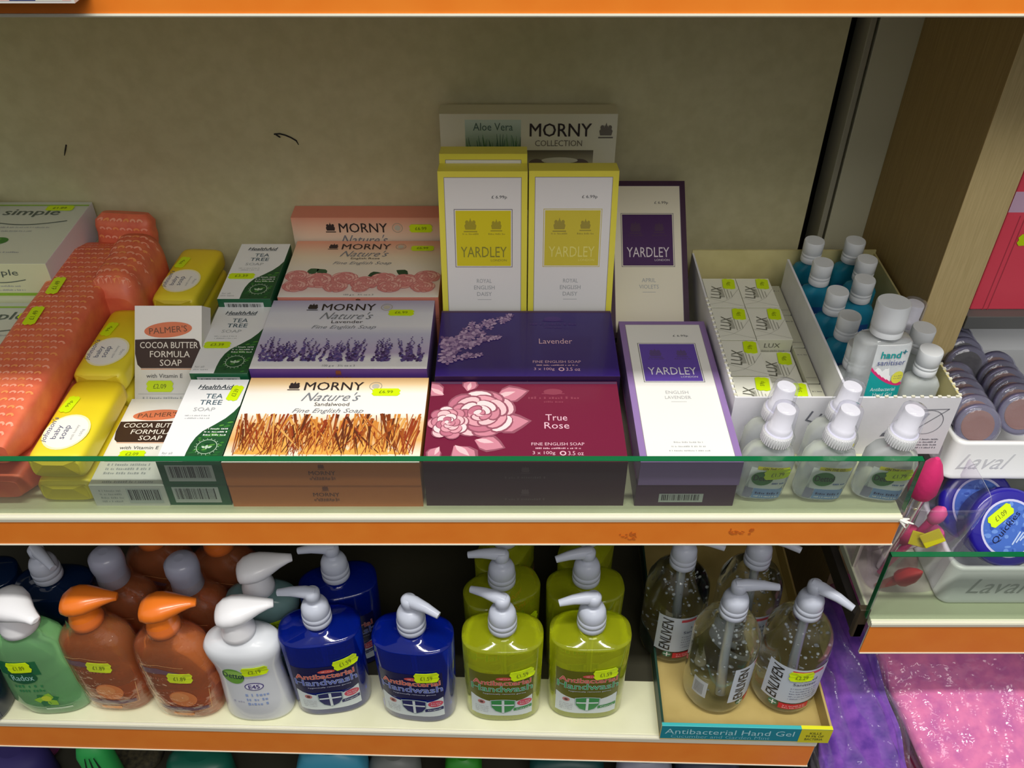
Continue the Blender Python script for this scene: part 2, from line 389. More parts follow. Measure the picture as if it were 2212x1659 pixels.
def rose(F, cx, cy, r, cols, l=2, seed=0, sq=1.0):
    rnd = random.Random(seed); n = 0
    for k, (rad, sz, cnt) in enumerate(((.78, .42, 8), (.58, .40, 7), (.38, .34, 6), (.2, .24, 5), (.08, .14, 3))):
        for i in range(cnt):
            a = 2 * PI * (i + rnd.random() * .5) / cnt + k; n += 1
            px, py = cx + r * rad * math.cos(a), cy + sq * r * rad * math.sin(a)
            F.ell(px, py, r * sz, r * sz * .72 * sq, cols[0], l + n * .12, a + PI / 2, 14)
            F.ell(px + r * .03 * math.cos(a + 2), py + r * .03 * math.sin(a + 2), r * sz * .90, r * sz * .60 * sq, cols[1 + (n + k) % (len(cols) - 1)], l + n * .12 + .06, a + PI / 2, 14)
def leaf(F, cx, cy, r, a, m, l=2, wd=.4):
    ca, sa = math.cos(a), math.sin(a); pts = [(0, 0), (.3, wd * .8), (.55, wd), (.8, wd * .6), (1.05, 0), (.8, -wd * .5), (.55, -wd * .9), (.3, -wd * .8)]
    F.poly([(cx + r * (x * ca - y * sa), cy + r * (x * sa + y * ca)) for x, y in pts], m, l)

# ------------------------------------------------------------------ cartons
def carton(name, w, d, h, body, top=None, front=None, side=None, bevel=0.0009):
    mb = MB(); mb.box(-w / 2, w / 2, 0, d, 0, h, body, top, front, side); return mb

def place(name, mb, loc, label, cat, rot=(0, 0, 0), group=None, stickers=(), h=0, part='carton', bevel=0.0007):
    """a carton: alone one mesh, with price stickers an Empty over both"""
    if not stickers:
        o = mb.build(name, None, loc, bevel, rot); return tag(o, label, cat, group)
    t = empty(name, loc, rot); tag(t, label, cat, group); mb.build(part, t, bevel=bevel)
    for fn, x, y, st, a, w_, h_ in stickers: sticker(fn, x, y, st, a, w_, h_, t)
    return t
def topfn(h): return lambda x, y, l: Vector((x, y, h + l))

# -- long three-bar boxes with a flower band
peach = (248, 190, 120)
def long_box(kind, D=0.129, flowers=True):
    W, H = 0.190, 0.031
    if kind == 'wood':
        tm = ramp_mat('print_peach_fade', [(0, (255, 252, 246)), (.10, (250, 236, 216)), (.25, (232, 178, 104)), (.45, (240, 206, 160)), (.56, (255, 250, 244)), (.8, (255, 250, 242)), (.92, (250, 218, 168)), (1, (244, 196, 130))], 0, D)
        fm = M((214, 128, 70), .42); sm = M((232, 158, 74), .42)
    elif kind == 'lavender':
        tm = ramp_mat('print_lilac_fade', [(0, (245, 244, 246)), (.14, (240, 238, 244)), (.22, (196, 180, 214)), (.48, (200, 200, 226)), (.6, (232, 232, 242)), (.8, (225, 226, 240)), (1, (178, 172, 206))], 0, D)
        fm = M((92, 60, 140), .42); sm = M((140, 110, 185), .42)
    else:
        tm = ramp_mat('print_pink_fade', [(0, (246, 244, 242)), (.12, (240, 215, 212)), (.5, (238, 228, 214)), (.7, (240, 222, 196)), (.86, (240, 196, 168)), (1, (232, 158, 130))], 0, D)
        fm = M((226, 140, 120), .42); sm = M((236, 170, 150), .42)
    mb = carton('x', W, D, H, fm, tm, fm, sm)
    F = plane(mb, (0, D - .129, H), (1, 0, 0), (0, 1, 0), (0, 0, 1)); rnd = random.Random({'wood': 1, 'lavender': 2, 'rose': 3}[kind])
    ink = M((52, 44, 44), .45); grey = M((128, 132, 140), .45)
    F.text('MORNY', -.004, .1145, .062, .0135, ink, 4, bold=.008)
    crest(F, -.046, .1145, .013, ink, 4)
    F.ring(.040, .1145, .0060, .0068, M((178, 170, 150), .5), 4); F.ell(.040, .1145, .004, .004, M((200, 195, 180), .5), 4)
    F.text("Nature's", -.003, .0975, .058, .0140, grey, 4, shear=.45, bold=-.008)
    F.text({'wood': 'Sandalwood', 'lavender': 'Lavender', 'rose': 'English Rose'}[kind], -.002, .0855, .036, .0055, ink, 4)
    F.text('Fine English Soap', -.004, .0745, .072, .0085, grey, 4, shear=.45, bold=-.005)
    if flowers: F.text('100 g e   3½ oz x 3', .0, .0045, .035, .0042, grey, 4)
    if not flowers: pass
    elif kind == 'wood':
        cs = [M(c, .45) for c in ((128, 58, 24), (165, 84, 34), (96, 46, 26), (190, 108, 50), (214, 140, 60), (150, 60, 30), (226, 168, 90))]
        for k in range(46):
            x = rnd.uniform(-.086, .086); F.poly([(x - .006, .012), (x + .006, .011), (x + rnd.uniform(-.003, .003), rnd.uniform(.02, .045))], M((238, 176, 84), .45), 1.5 + k * .02)
        for k in range(260):
            x = rnd.uniform(-.088, .088); a = rnd.gauss(0, .30); ln = rnd.uniform(.025, .058); y = rnd.uniform(.008, .026)
            x2 = max(-.091, min(.091, x + ln * math.sin(a))); y2 = min(.070, y + ln * math.cos(a))
            F.line((x, y), (x2, y2), rnd.uniform(.0003, .0008), rnd.choice(cs), 3 + k * .03, rnd.choice([.0009, .0014, .002, .0032]))
    elif kind == 'lavender':
        cs = [M(c, .45) for c in ((84, 60, 120), (104, 82, 146), (70, 48, 96), (126, 104, 160), (92, 80, 150))]
        for k in range(62):
            x = rnd.uniform(-.09, .09); y0 = .014; ht = rnd.uniform(.024, .046); a = rnd.gauss(0, .22); n = 14
            for i in range(n):
                t = i / n; px = x + t * ht * math.sin(a); py = y0 + t * ht * math.cos(a); rr = .0030 * (1 - .6 * t)
                if abs(px) > .09: continue
                F.ell(px + rnd.uniform(-.8, .8) * rr, py, rr * .8, rr * .6, rnd.choice(cs), 2 + (k * n + i) * .01, rnd.uniform(0, 3), 7)
    else:
        pk = [M(c, .45) for c in ((206, 120, 122), (230, 152, 150), (240, 184, 178), (222, 142, 140))]
        gr = [M(c, .45) for c in ((52, 92, 60), (40, 76, 50))]
        for x, y, a in ((-.070, .052, .6), (-.045, .050, 2.4), (.006, .046, .4), (.055, .050, 2.6), (.074, .040, .8), (-.062, .034, 3.0)): leaf(F, x, y, .017, a, rnd.choice(gr), 1.5)
        for i, (x, y, r) in enumerate(((-.082, .046, .012), (-.052, .036, .016), (-.022, .040, .014), (.004, .030, .014), (.026, .038, .014), (.052, .034, .015), (.080, .044, .013), (-.078, .024, .013), (-.03, .020, .012), (.075, .022, .012), (.035, .018, .012), (0.0, .014, .008))): rose(F, max(-.095 + r * 1.25, min(.095 - r * 1.25, x)), max(y, .010 + r), r * 1.22, pk, 2 + i * .5, i, .8)
    G = FRONT(mb); G.text('MORNY', 0, .0175, .026, .0055, M((110, 60, 40), .5), 3, bold=.01); crest(G, 0, .026, .007, M((130, 70, 45), .5), 3); squig(G, 0, .0105, .026, .004, M((150, 90, 60), .5), 3, 4)
    G.text("Nature's", 0, .0105, .022, .0055, M((140, 80, 50), .5), 3.5, shear=.4)
    return mb, H
mb, H = long_box('wood'); mbf, _ = long_box('wood')
LB = 'three-bar soap box'
st = lambda x, y, s, a=0, w=.030, h=.0115, H=H: (topfn(H), x, y, s, a, w, h)
place('soap_box', mb, (-.184, .010, .0312), 'white and peach long soap box printed with sandalwood sticks, price sticker on it', 'soap box', stickers=[st(.052, .1045, '£6.99')])
place('soap_box', long_box('wood')[0], (-.184, .011, 0), 'peach long soap box directly under the one printed with sandalwood sticks', 'soap box')
mbl, H = long_box('lavender')
place('soap_box', mbl, (-.186, .1435, .0400), 'white and lilac long soap box printed with a row of lavender sprigs', 'soap box', rot=(R(0), 0, 0), stickers=[st(.058, .1030, '£6.99')])
mbx = carton('x', .19, .129, .039, M((92, 60, 140), .42)); place('soap_box', mbx, (-.186, .144, 0), 'purple soap box just under the white one printed with lavender sprigs', 'soap box')
mbr, H = long_box('rose')
place('soap_box', mbr, (-.1820, .2755, .0425), 'pink and white long soap box lying flat, printed with a band of roses', 'soap box', stickers=[st(.068, .110, '£6.99')])
mbx = carton('x', .19, .129, .0415, M((226, 140, 120), .42)); place('soap_box', mbx, (-.182, .276, 0), 'pink soap box under the flat one printed with roses', 'soap box')
mbr2, H = long_box('rose', .105, False)
place('soap_box', mbr2, (-.187, .4400, 0), 'pink long soap box stood upright against the back wall above the rose one', 'soap box', rot=(R(90), 0, 0), stickers=[st(.070, .090, '£6.99')])

# -- dark purple and crimson flower boxes
def flower_box(kind):
    W, D, H = .197, .121, .031
    base = M((50, 24, 118), .36, coat=.25) if kind == 'lavender' else M((118, 30, 62), .36, coat=.25)
    dk = M((44, 20, 60), .4) if kind == 'lavender' else M((66, 22, 40), .4)
    mb = carton('x', W, D, H, dk, base, dk, base); rnd = random.Random(5)
    F = Face(mb, lambda x, y, l: Vector((max(-W / 2 + .0004, min(W / 2 - .0004, x)), max(.0004, min(D - .0004, y)), H + l)))
    pink = M((232, 190, 206), .45); dim = M((78, 50, 130), .45) if kind == 'lavender' else M((142, 62, 84), .45)
    F.rect(-W / 2, D - .004, W / 2, D, M((90, 62, 92), .45), 1)
    F.ell(.030, .104, .010, .005, dim, 2); F.rect(.018, .1, .042, .1015, dim, 2.2); squig(F, .030, .0945, .052, .0042, dim, 2, 3); squig(F, .03, .088, .02, .003, dim, 2, 9)
    if kind == 'lavender': F.text('Lavender', .032, .0615, .037, .0095, pink, 3)
    else: F.text('True', .032, .0635, .022, .0095, pink, 3); F.text('Rose', .032, .0515, .025, .0095, pink, 3)
    F.text('FINE ENGLISH SOAP', .032, .0245, .052, .0042, pink, 3); squig(F, .032, .0185, .044, .0022, pink, 3, 5)
    F.text('3 x 100g', .018, .0115, .022, .0056, pink, 3); F.ring(.0365, .0115, .0019, .0032, pink, 3, 16); F.text('3.5 oz', .049, .0115, .015, .0056, pink, 3)
    if kind == 'lavender':
        cs = [M(c, .45) for c in ((150, 118, 168), (178, 148, 190), (120, 90, 144), (196, 168, 204))]; n = 0
        for br in (((-.096, .052), (-.018, .112), .019, 40), ((-.090, .045), (-.030, .070), .016, 26), ((-.094, .03), (-.060, .100), .010, 14), ((-.096, .03), (-.05, .036), .010, 12)):
            (x0, y0), (x1, y1), wd, cnt = br
            for i in range(cnt):
                t = (i + rnd.random()) / cnt; rr = .0052 * (1 - .45 * t); px = x0 + t * (x1 - x0) + rnd.uniform(-1, 1) * wd * (1 - .75 * t) * .6; py = y0 + t * (y1 - y0) + rnd.uniform(-1, 1) * wd * (1 - .75 * t) * .6
                for k in range(5):
                    a = 2 * PI * k / 5 + i; n += 1; qx = px + rr * .8 * math.cos(a); qy = py + rr * .8 * math.sin(a)
                    if qx - rr * .6 > -W / 2: F.ell(qx, qy, rr * .62, rr * .42, cs[(i + k) % 4], 2 + n * .008, a, 8)
    else:
        cs = [M(c, .45) for c in ((150, 84, 104), (226, 160, 176), (240, 196, 204), (210, 136, 156), (250, 222, 226), (196, 116, 140))]
        sh = M((90, 20, 46), .4)
        for x, y, r, a in ((-.036, .052, .04, .15), (-.03, .095, .034, .30), (-.085, .098, .03, 2.4), (-.05, .03, .03, -.35), (-.07, .022, .034, -.9), (-.085, .02, .02, -2.0), (-.06, .105, .022, 1.3)):
            leaf(F, x, y, r * 1.04, a, cs[0], 2, .42); leaf(F, x, y, r * .96, a, cs[3], 2.3, .36); leaf(F, x + .001, y + .001, r * .6, a + .1, cs[2], 2.5, .18)
        rose(F, -.046, .070, .036, cs, 3, 2, .95)
        rose(F, -.0775, .055, .0185, cs, 8, 4, 1.3)
    G = FRONT(mb); crest(G, 0.0, .020, .009, M((96, 70, 78), .5), 3); squig(G, 0, .010, .04, .003, M((96, 70, 78), .5), 3, 6)
    return mb
place('soap_box', flower_box('rose'), (.0130, .0115, .0312), 'crimson soap box printed with large pink roses', 'soap box')
place('soap_box', flower_box('rose'), (.0130, .0120, 0), 'crimson soap box under the one with large pink roses, seen only through the glass', 'soap box')
place('soap_box', flower_box('lavender'), (.0165, .1340, .0375), 'deep purple soap box printed with a pale mauve flower spray', 'soap box')
mbx = carton('x', .195, .117, .0365, M((44, 20, 60), .4)); place('soap_box', mbx, (.0165, .135, 0), 'dark violet soap box directly under the deep purple one with the mauve flower spray', 'soap box')

# -- tall boxes with a square name panel
def tall_box(L, edge, field, panel, ink, words, D=.098, H=.031, paper=(244, 243, 240), price=True, gold=None):
    e = M(edge, .4); mb = carton('x', D, L, H, e, e, e, e); F = TOP(mb, H)
    b = .0065; thin = M((150, 140, 150), .4); p = M(paper, .36, coat=.15)
    F.rect(-D / 2 + b, b, D / 2 - b, L - b, thin, 1); F.rect(-D / 2 + b + .0006, b + .0006, D / 2 - b - .0006, L - b - .0006, p, 2)
    y1 = L - .0435; y0 = y1 - .0665; F.rect(-.0325, y0 - .0012, .0325, y1 + .0012, M(gold or (130, 125, 135), .35, metal=.4), 3)
    F.rect(-.0318, y0 - .0005, .0318, y1 + .0005, p, 3.5); F.rect(-.0308, y0 + .0005, .0308, y1 - .0005, M(panel, .38), 4)
    im = M(ink, .4); cm = M([int(.62 * a + .38 * b_) for a, b_ in zip(panel, (90, 80, 70))], .4)
    crest(F, -.0145, y1 - .018, .015, cm, 5); crest(F, .0145, y1 - .018, .013, cm, 5); squig(F, -.0145, y1 - .0275, .018, .002, cm, 5, 1); squig(F, .0145, y1 - .0275, .018, .002, cm, 5, 2)
    F.text('YARDLEY', 0, y0 + .0175, .052, .0125, im, 6, bold=-.012); F.text('LONDON', .017, y0 + .0075, .018, .0026, im, 6)
    for k, wd in enumerate(words): F.text(wd, 0, y0 - .018 - k * .0082, .0034 * len(wd), .0050, LG, 4)
    F.rect(-.008, y0 - .018 - len(words) * .0082 + .001, .008, y0 - .018 - len(words) * .0082 + .0015, LG, 4)
    if price: F.text('£ 6.99p', .018, L - .029, .017, .0045, M((70, 70, 75), .5), 4)
    if L > .21:
        for k in range(3): squig(F, 0, .016 + k * .006, .04 - .006 * k, .002, LG, 4, k)
    return mb
YEL = (246, 236, 84)
place('soap_box', tall_box(.225, YEL, YEL, (232, 218, 40), (150, 146, 60), ('ROYAL', 'ENGLISH', 'DAISY')), (-.0320, .2825, 0), 'left of the two white and yellow upright soap boxes, grey lettering on its yellow panel', 'soap box', rot=(R(80), 0, 0))
place('soap_box', tall_box(.2295, YEL, YEL, (214, 206, 66), (150, 146, 60), ('ROYAL', 'ENGLISH', 'DAISY')), (-.0320, .3155, 0), 'yellow-edged upright box peeping out above and behind the left yellow box', 'soap box', rot=(R(80), 0, 0))
place('soap_box', tall_box(.2255, YEL, YEL, (224, 208, 70), (244, 236, 130), ('ROYAL', 'ENGLISH', 'DAISY'), gold=(240, 225, 110)), (.0675, .2825, 0), 'right of the two white and yellow upright soap boxes, pale gold lettering on its panel', 'soap box', rot=(R(80), 0, 0))
AL = R(40.4)
place('soap_box', tall_box(.200, (66, 38, 66), (0, 0, 0), (72, 36, 92), (225, 215, 225), ('APRIL', 'VIOLETS'), D=.096, H=.030, paper=(238, 232, 212)), (.1665, .262 + .030 * math.sin(AL), .001), 'cream soap box with dark violet panel and edges, leaning back against the wall', 'soap box', rot=(AL, 0, 0))
place('soap_box', tall_box(.232, (150, 122, 180), (0, 0, 0), (104, 78, 176), (240, 236, 246), ('ENGLISH', 'LAVENDER'), D=.099), (.1640 + .0015 + .0045 + .003, .0105, .0312), 'white soap box with lilac panel and edges, lying flat at the front', 'soap box')
mbx = carton('x', .099, .232, .031, M((78, 40, 72), .42)); G = FRONT(mbx); barcode(G, -.026, .006, .018, .018, 5)
place('soap_box', mbx, (.172, .0115, 0), 'dark plum box with barcode end, under the lilac-edged white soap box', 'soap box')

# -- white collection box at the back
mb = carton('x', .209, .245, .028, M((205, 200, 175), .45), M((226, 224, 200), .42)); F = TOP(mb, .028); L = .245
gm = ramp_mat('print_green_fade', [(0, (60, 90, 70)), (.5, (140, 165, 140)), (1, (196, 214, 200))], L - .060, L - .010)
F.rect(-.075, .12, -.009, L - .007, gm, 1)
rnd = random.Random(2)
for k in range(60):
    x = rnd.uniform(-.073, -.011); F.line((x, L - .056), (x + rnd.uniform(-.006, .006), L - .054 + rnd.uniform(.008, .030)), .0022, M(rnd.choice([(70, 110, 90), (86, 128, 80), (54, 92, 78), (110, 150, 110)]), .45), 2 + k * .03, .0003)
F.text('Aloe Vera', -.042, L - .0155, .047, .0095, M((84, 110, 100), .45), 5)
F.text('MORNY', .038, L - .0195, .073, .0165, M((52, 44, 48), .45), 5, bold=.008); crest(F, .0915, L - .021, .0175, M((110, 105, 95), .45), 5)
F.text('COLLECTION', .036, L - .036, .056, .0075, M((120, 115, 100), .45), 5, bold=-.01)
sm = ramp_mat('print_stone', [(0, (120, 110, 90)), (.5, (170, 166, 140)), (1, (96, 90, 76))], L - .075, L - .045)
F.rect(-.003, .12, .078, L - .045, sm, 2); F.ell(.038, L - .075, .024, .020, M((205, 204, 184), .45), 3); F.ell(.038, L - .058, .022, .004, M((222, 222, 205), .45), 4)
F.ell(.062, L - .064, .012, .008, M((104, 92, 90), .45), 3); F.ell(.010, L - .064, .010, .008, M((110, 98, 96), .45), 3)
place('soap_box', mb, (.0195, .4300, 0), 'large white gift box showing green plants, upright behind the yellow boxes', 'soap box', rot=(R(90), 0, 0))

# -- tea tree boxes: white with a green corner
def tea_box(bars=True):
    W, D, H = .062, .124, .031
    g = M((28, 96, 62), .4); mb = carton('x', W, D, H, g, M((242, 243, 246), .4), g, g); F = TOP(mb, H); rnd = random.Random(8)
    gd = M((34, 84, 48), .42)
    curve = [(.031, .082), (.027, .072), (.021, .062), (.012, .052), (.003, .043), (-.0015, .034), (-.004, .024), (-.005, .012), (-.005, 0)]
    pts = curve + [(.031, 0)]
    for (xa, ya), (xb, yb) in zip(curve, curve[1:]): F.poly([(xa, ya), (xb, yb), (.031, yb), (.031, ya)] if xa < .0309 else [(xa, ya), (xb, yb), (.031, yb)], gd, 1)
    for k in range(46):
        y = rnd.uniform(.003, .068)
        xl = [x for x, yy in curve if yy >= y][-1] if [x for x, yy in curve if yy >= y] else .02
        x = rnd.uniform(xl + .003, .030)
        if x > .028: continue
        F.ell(x, y, rnd.uniform(.0015, min(.005, .031 - x)), .0012, M(rnd.choice([(60, 130, 50), (24, 66, 40), (84, 150, 60), (40, 104, 50)]), .42), 1.5 + k * .02, rnd.uniform(0, .4), 8)
    lc = M((190, 214, 190), .42)
    F.ring(.013, .020, .0095, .0102, lc, 4); leaf(F, .013, .0165, .006, 1.57, lc, 4, .3); leaf(F, .012, .018, .005, 2.5, lc, 4, .3); leaf(F, .014, .018, .005, .6, lc, 4, .3)
    for k in range(18): F.ell(.013 + .0113 * math.cos(k * .349), .020 + .0113 * math.sin(k * .349), .0008, .0004, lc, 4, k * .349, 5)
    for k in range(3): squig(F, .016, .046 - k * .0045, .022, .0022, M((235, 240, 235), .42), 4, k)
    tc = M((70, 96, 110), .42)
    F.text('HealthAid', -.001, .1115, .035, .0068, M((50, 62, 70), .42), 4, shear=.2, bold=.014); F.rect(-.0165, .1068, .0165, .1074, M((50, 62, 70), .42), 4)
    F.text('TEA', .001, .0965, .018, .0072, tc, 4); F.text('TREE', 0, .0865, .023, .0072, tc, 4); F.text('SOAP', -.004, .0755, .022, .0056, LG, 4, bold=-.01)
    squig(F, -.008, .066, .026, .0018, LG, 4, 3); squig(F, -.008, .062, .024, .0018, LG, 4, 4)
    F.text('for all', -.023, .011, .010, .0032, LG, 4); F.text('skin types', -.0205, .006, .016, .0034, LG, 4)
    G = FRONT(mb); barcode(G, -.024, .004, .022, .026, 3 if bars else 8)
    return mb
TX = -.3115
place('soap_box', tea_box(), (TX, .012, .0312), 'white and green tea tree soap box at the front, sticker beside its heading', 'soap box', stickers=[(topfn(.031), .0215, .1010, '£3.39', R(82), .025, .012)])
place('soap_box', tea_box(False), (TX - .001, .013, 0), 'green tea tree soap box at the bottom behind the glass, barcode end out', 'soap box')
place('soap_box', tea_box(), (TX - .002, .140, .0365), 'white and green tea tree soap box in the second row back', 'soap box', stickers=[(topfn(.031), -.0135, .0495, '£3.39', 0, .030, .0115)])
place('soap_box', tea_box(False), (TX - .001, .141, .0035 + .001), 'tea tree soap box hidden below the second-row one', 'soap box')
place('soap_box', tea_box(), (TX - .0015, .264, .0480), 'white and green tea tree soap box furthest back, green barcode end showing', 'soap box', stickers=[(topfn(.031), -.0135, .0480, '£3.39', 0, .032, .0120)])
mbx = carton('x', .062, .124, .0475, M((28, 96, 62), .4)); place('soap_box', mbx, (TX, .2645, 0), 'green box under the furthest tea tree soap box', 'soap box')

# -- cocoa butter boxes
def cocoa_box(D=.131):
    W, H = .074, .029
    mb = carton('x', W, D, H, M((224, 222, 220), .42), ramp_mat('print_cream', [(0, (226, 226, 226)), (.35, (238, 236, 228)), (1, (246, 243, 238))], 0, D)); F = plane(mb, (0, D - .131, H), (1, 0, 0), (0, 1, 0), (0, 0, 1))
    br = M((62, 42, 34), .42)
    F.poly([(-.0365, .0935), (-.0365, .078), (-.034, .066), (-.030, .062), (.037, .062), (.0365, .082), (.034, .0915), (.029, .0945), (-.010, .0945)], br, 2)
    F.rect(-.030, .0605, .037, .0615, M((228, 160, 110), .42), 2)
    F.ell(.000, .1045, .0265, .0085, M((228, 128, 88), .42), 2, .08, 32); F.text("PALMER'S", 0, .1045, .042, .0070, M((120, 80, 60), .42), 4, a=.08, bold=-.008)
    w_ = M((240, 232, 220), .42)
    F.text('COCOA BUTTER', .001, .0875, .064, .0070, w_, 4, bold=.008); F.text('FORMULA', .002, .0775, .044, .0070, w_, 4, bold=.008); F.text('SOAP', .003, .0680, .024, .0070, w_, 4, bold=.008)
    F.text('with Vitamin E', -.004, .0535, .040, .0045, M((80, 80, 80), .42), 4)
    for k in range(3 if D > .12 else 1): squig(F, -.006, .029 - k * .006, .044, .0032, LG, 3, k)
    F.rect(-.033, .0333, .030, .0337, LG, 3)
    F.ell(.030, .0315, .0068, .0085, M((80, 76, 74), .42), 3); F.ring(.030, .0315, .0045, .005, LG, 4)
    if D > .12: squig(F, 0, .005, .05, .003, LG, 3, 9)
    G = FRONT(mb); barcode(G, -.002, .004, .032, .025, 6); [squig(G, -.018, .022 - k * .005, .022, .0024, LG, 3, k) for k in range(4)]
    return mb
place('soap_box', cocoa_box(), (-.3800, .012, .0), 'white cocoa butter soap box lying flat at the front, partly under the tea tree box', 'soap box', stickers=[(topfn(.029), -.008, .0435, '£2.09', 0, .027, .0105)], rot=(0, 0, 0))
B = R(50.4)
place('soap_box', cocoa_box(.110), (-.3800, .1440 + .029 * math.sin(B), .0005), 'white cocoa butter soap box propped upright behind the flat one', 'soap box', rot=(B, 0, 0), stickers=[(topfn(.029), -.009, .0210, '£2.09', 0, .030, .0125)])
# ------------------------------------------------------------------ soft packs on the left
def slab(mb, path, mat, p=6.5, n=40, caps=True):
    """soft flat pack: path of (x, y, z_mid, half_width, half_height); returns fn(t in -1..1 across, s in 0..1 along, lift) on its upper side"""
    rows = []
    def ring(q):
        x, y, z, hw, hh = q; r = []
        for j in range(n):
            a = 2 * PI * j / n; c, s_ = math.cos(a), math.sin(a)
            r.append((x + hw * math.copysign(abs(c) ** (2 / p), c), y, z + hh * math.copysign(abs(s_) ** (2 / p), s_)))
        return r
    mb.rings([ring(q) for q in path], mat, cap0=caps, cap1=caps)
    def fn(t, s, l):
        k = min(max(s, 0), .9999) * (len(path) - 1); i = int(k); f = k - i
        q = [a + (b - a) * f for a, b in zip(path[i], path[i + 1])]
        tt = min(abs(t), .999)
        return Vector((q[0] + q[3] * t, q[1], q[2] + q[4] * (1 - tt ** p) ** (1 / p) + l))
    return fn
coral = noise_mat('coral_mesh_pack', (224, 104, 76), (236, 122, 84), 60, 0.45, bump=.4)
coral2 = M((252, 168, 140), 0.35); coral3 = M((248, 158, 96), 0.35)
def crescents(F, nx, ny, wr=.85, l=3, sz=(.11, .030), s0=.02, s1=.98):
    for j in range(ny):
        for i in range(nx):
            cx = (-1 + 2 * (i + .5 + (.5 if j % 2 else 0)) / nx) * wr; cy = s0 + (s1 - s0) * (j + .5) / ny
            if abs(cx) > .93: continue
            o = []; b = []
            for k in range(6):
                a = R(20) + k * R(140) / 5; o.append((cx - .03 + sz[0] * math.cos(a), cy - .3 * sz[1] + sz[1] * math.sin(a))); b.append((cx - .03 + sz[0] * .55 * math.cos(a), cy - .3 * sz[1] - sz[1] * .30 + sz[1] * .80 * math.sin(a)))
            F.poly(o + b[::-1], coral2 if (i + j) % 3 else coral3, l)
def coral_pack(path, nx, ny, sz, name='mesh_sponge_pack', **k):
    mb = MB(); fn = slab(mb, path, coral); F = Face(mb, fn); crescents(F, nx, ny, sz=sz, **k); return mb, fn
def soft(y0, y1, x0, x1, z0, z1, hw, hh, n=12, wob=.0015, seed=0):
    rnd = random.Random(seed); out = []
    for i in range(n + 1):
        t = i / n; e = min(t, 1 - t); sq = min(1, .25 + e * 8); out.append((x0 + (x1 - x0) * t + rnd.uniform(-wob, wob), y0 + (y1 - y0) * t, z0 + (z1 - z0) * t + rnd.uniform(-wob, wob) * .5, hw * min(1, .8 + e * 3), hh * sq ** .5))
    return out
mb, fn = coral_pack(soft(.012, .385, -.516, -.518, .023, .024, .038, .022, seed=1), 6, 4, (.11, .03))
tag(mb.build('mesh_sponge_pack', None), 'coral net-patterned pack lying at the bottom left, only its front end free', 'sponge pack')
mb, fn = coral_pack(soft(.014, .390, -.514, -.516, .0685, .0685, .038, .0225, seed=2), 8, 34, (.105, .0125))
t = empty('mesh_sponge_pack', (0, 0, 0)); tag(t, 'long coral net-patterned pack with two price stickers, reaching the glass', 'sponge pack'); mb.build('wrapper', t)
for i, (u, v) in enumerate(((74, 685), (122, 620))):
    p = at(u, v, z=.091); sticker(lambda x, y, l: Vector((x, y, .0925 + l)), p.x, p.y, '£1.49', R(92), .036, .014, t)
mb = MB(); path = soft(.268, .385, -.468, -.470, .052, .054, .029, .050, seed=3); fn = slab(mb, path, coral, p=3.2); crescents(Face(mb, fn), 5, 9, sz=(.18, .050))
tag(mb.build('mesh_sponge_pack'), 'coral net-patterned pack humped up between the long one and the yellow soaps', 'sponge pack')
mb = MB(); fn = slab(mb, soft(0, .103, 0, 0, .014, .016, .037, .015, seed=4), coral, p=4); crescents(Face(mb, fn), 7, 9, sz=(.12, .040))
tag(mb.build('mesh_sponge_pack', None, (-.494, .398, .008), rot=(R(74), 0, R(-6))), 'coral net-patterned pack propped upright at the back wall', 'sponge pack')

# yellow wrapped baby soaps
yel = ramp_mat('baby_soap_wrap', [(0, (244, 226, 60)), (.5, (240, 218, 40)), (1, (238, 206, 30))], 0, .12, rough=.38)
def baby(name, loc, rz, label, L=.122, w_=.0275, sticker_=True, h=.0148):
    path = [(0, y, h + .0002, ww, hh) for y, ww, hh in ((0, w_ * .86, h * .72), (.003, w_ * .97, h * .92), (.010, w_, h), (L * .5, w_, h * 1.02), (L - .010, w_, h), (L - .003, w_ * .97, h * .9), (L, w_ * .85, h * .7))]
    mb = MB(); fn0 = slab(mb, path, yel, p=4.5, n=48); f2 = lambda x, y, l: Vector((x, y, 2 * h + .0006 + l)); F = Face(mb, f2)
    a = R(90); F.ell(0, .037, .0225, .026, M((250, 247, 200), .4), 1, 0, 28); F.ell(0, .037, .0205, .0235, M((250, 250, 244), .4), 2, 0, 28)
    blu = M((96, 100, 130), .45)
    F.text("johnson's", -.0175, .040, .036, .0075, blu, 4, a=a, shear=.3, bold=-.012); F.text('baby', -.0085, .036, .020, .0070, blu, 4, a=a); F.text('soap', .0005, .036, .020, .0065, blu, 4, a=a)
    F.text('with honey', .009, .036, .022, .0038, LG, 4, a=a); F.text('100g', .016, .036, .010, .0035, LG, 4, a=a)
    mb.add([(x, 0.0, 0) for x in (0, 0, 0)], [], yel)
    t = empty(name, loc, (0, 0, rz)); tag(t, label, 'wrapped soap'); mb.build('wrapper', t)
    # folded paper end
    m2 = MB(); m2.add([(-w_ * .8, -.0008, h * .5), (w_ * .8, -.0008, h * .5), (w_ * .35, -.0024, h * 1.5), (-w_ * .35, -.0024, h * 1.5), (-w_ * .8, .0005, h * 1.75), (w_ * .8, .0005, h * 1.75)], [(0, 1, 2, 3), (0, 3, 4), (1, 5, 2), (3, 2, 5, 4)], M((226, 206, 50), .4)); m2.build('folded_end', t)
    if sticker_: sticker(f2, -.013, .078, '99p', R(82), .026, .012, t, st_scale=.4)
    return t
baby('wrapped_soap', (-.4455, .018, .0310), R(-1), 'upper yellow wrapped baby soap at the front by the glass')
baby('wrapped_soap', (-.4450, .016, 0), R(0), 'lower yellow wrapped baby soap at the front, only its paper end showing', sticker_=False)
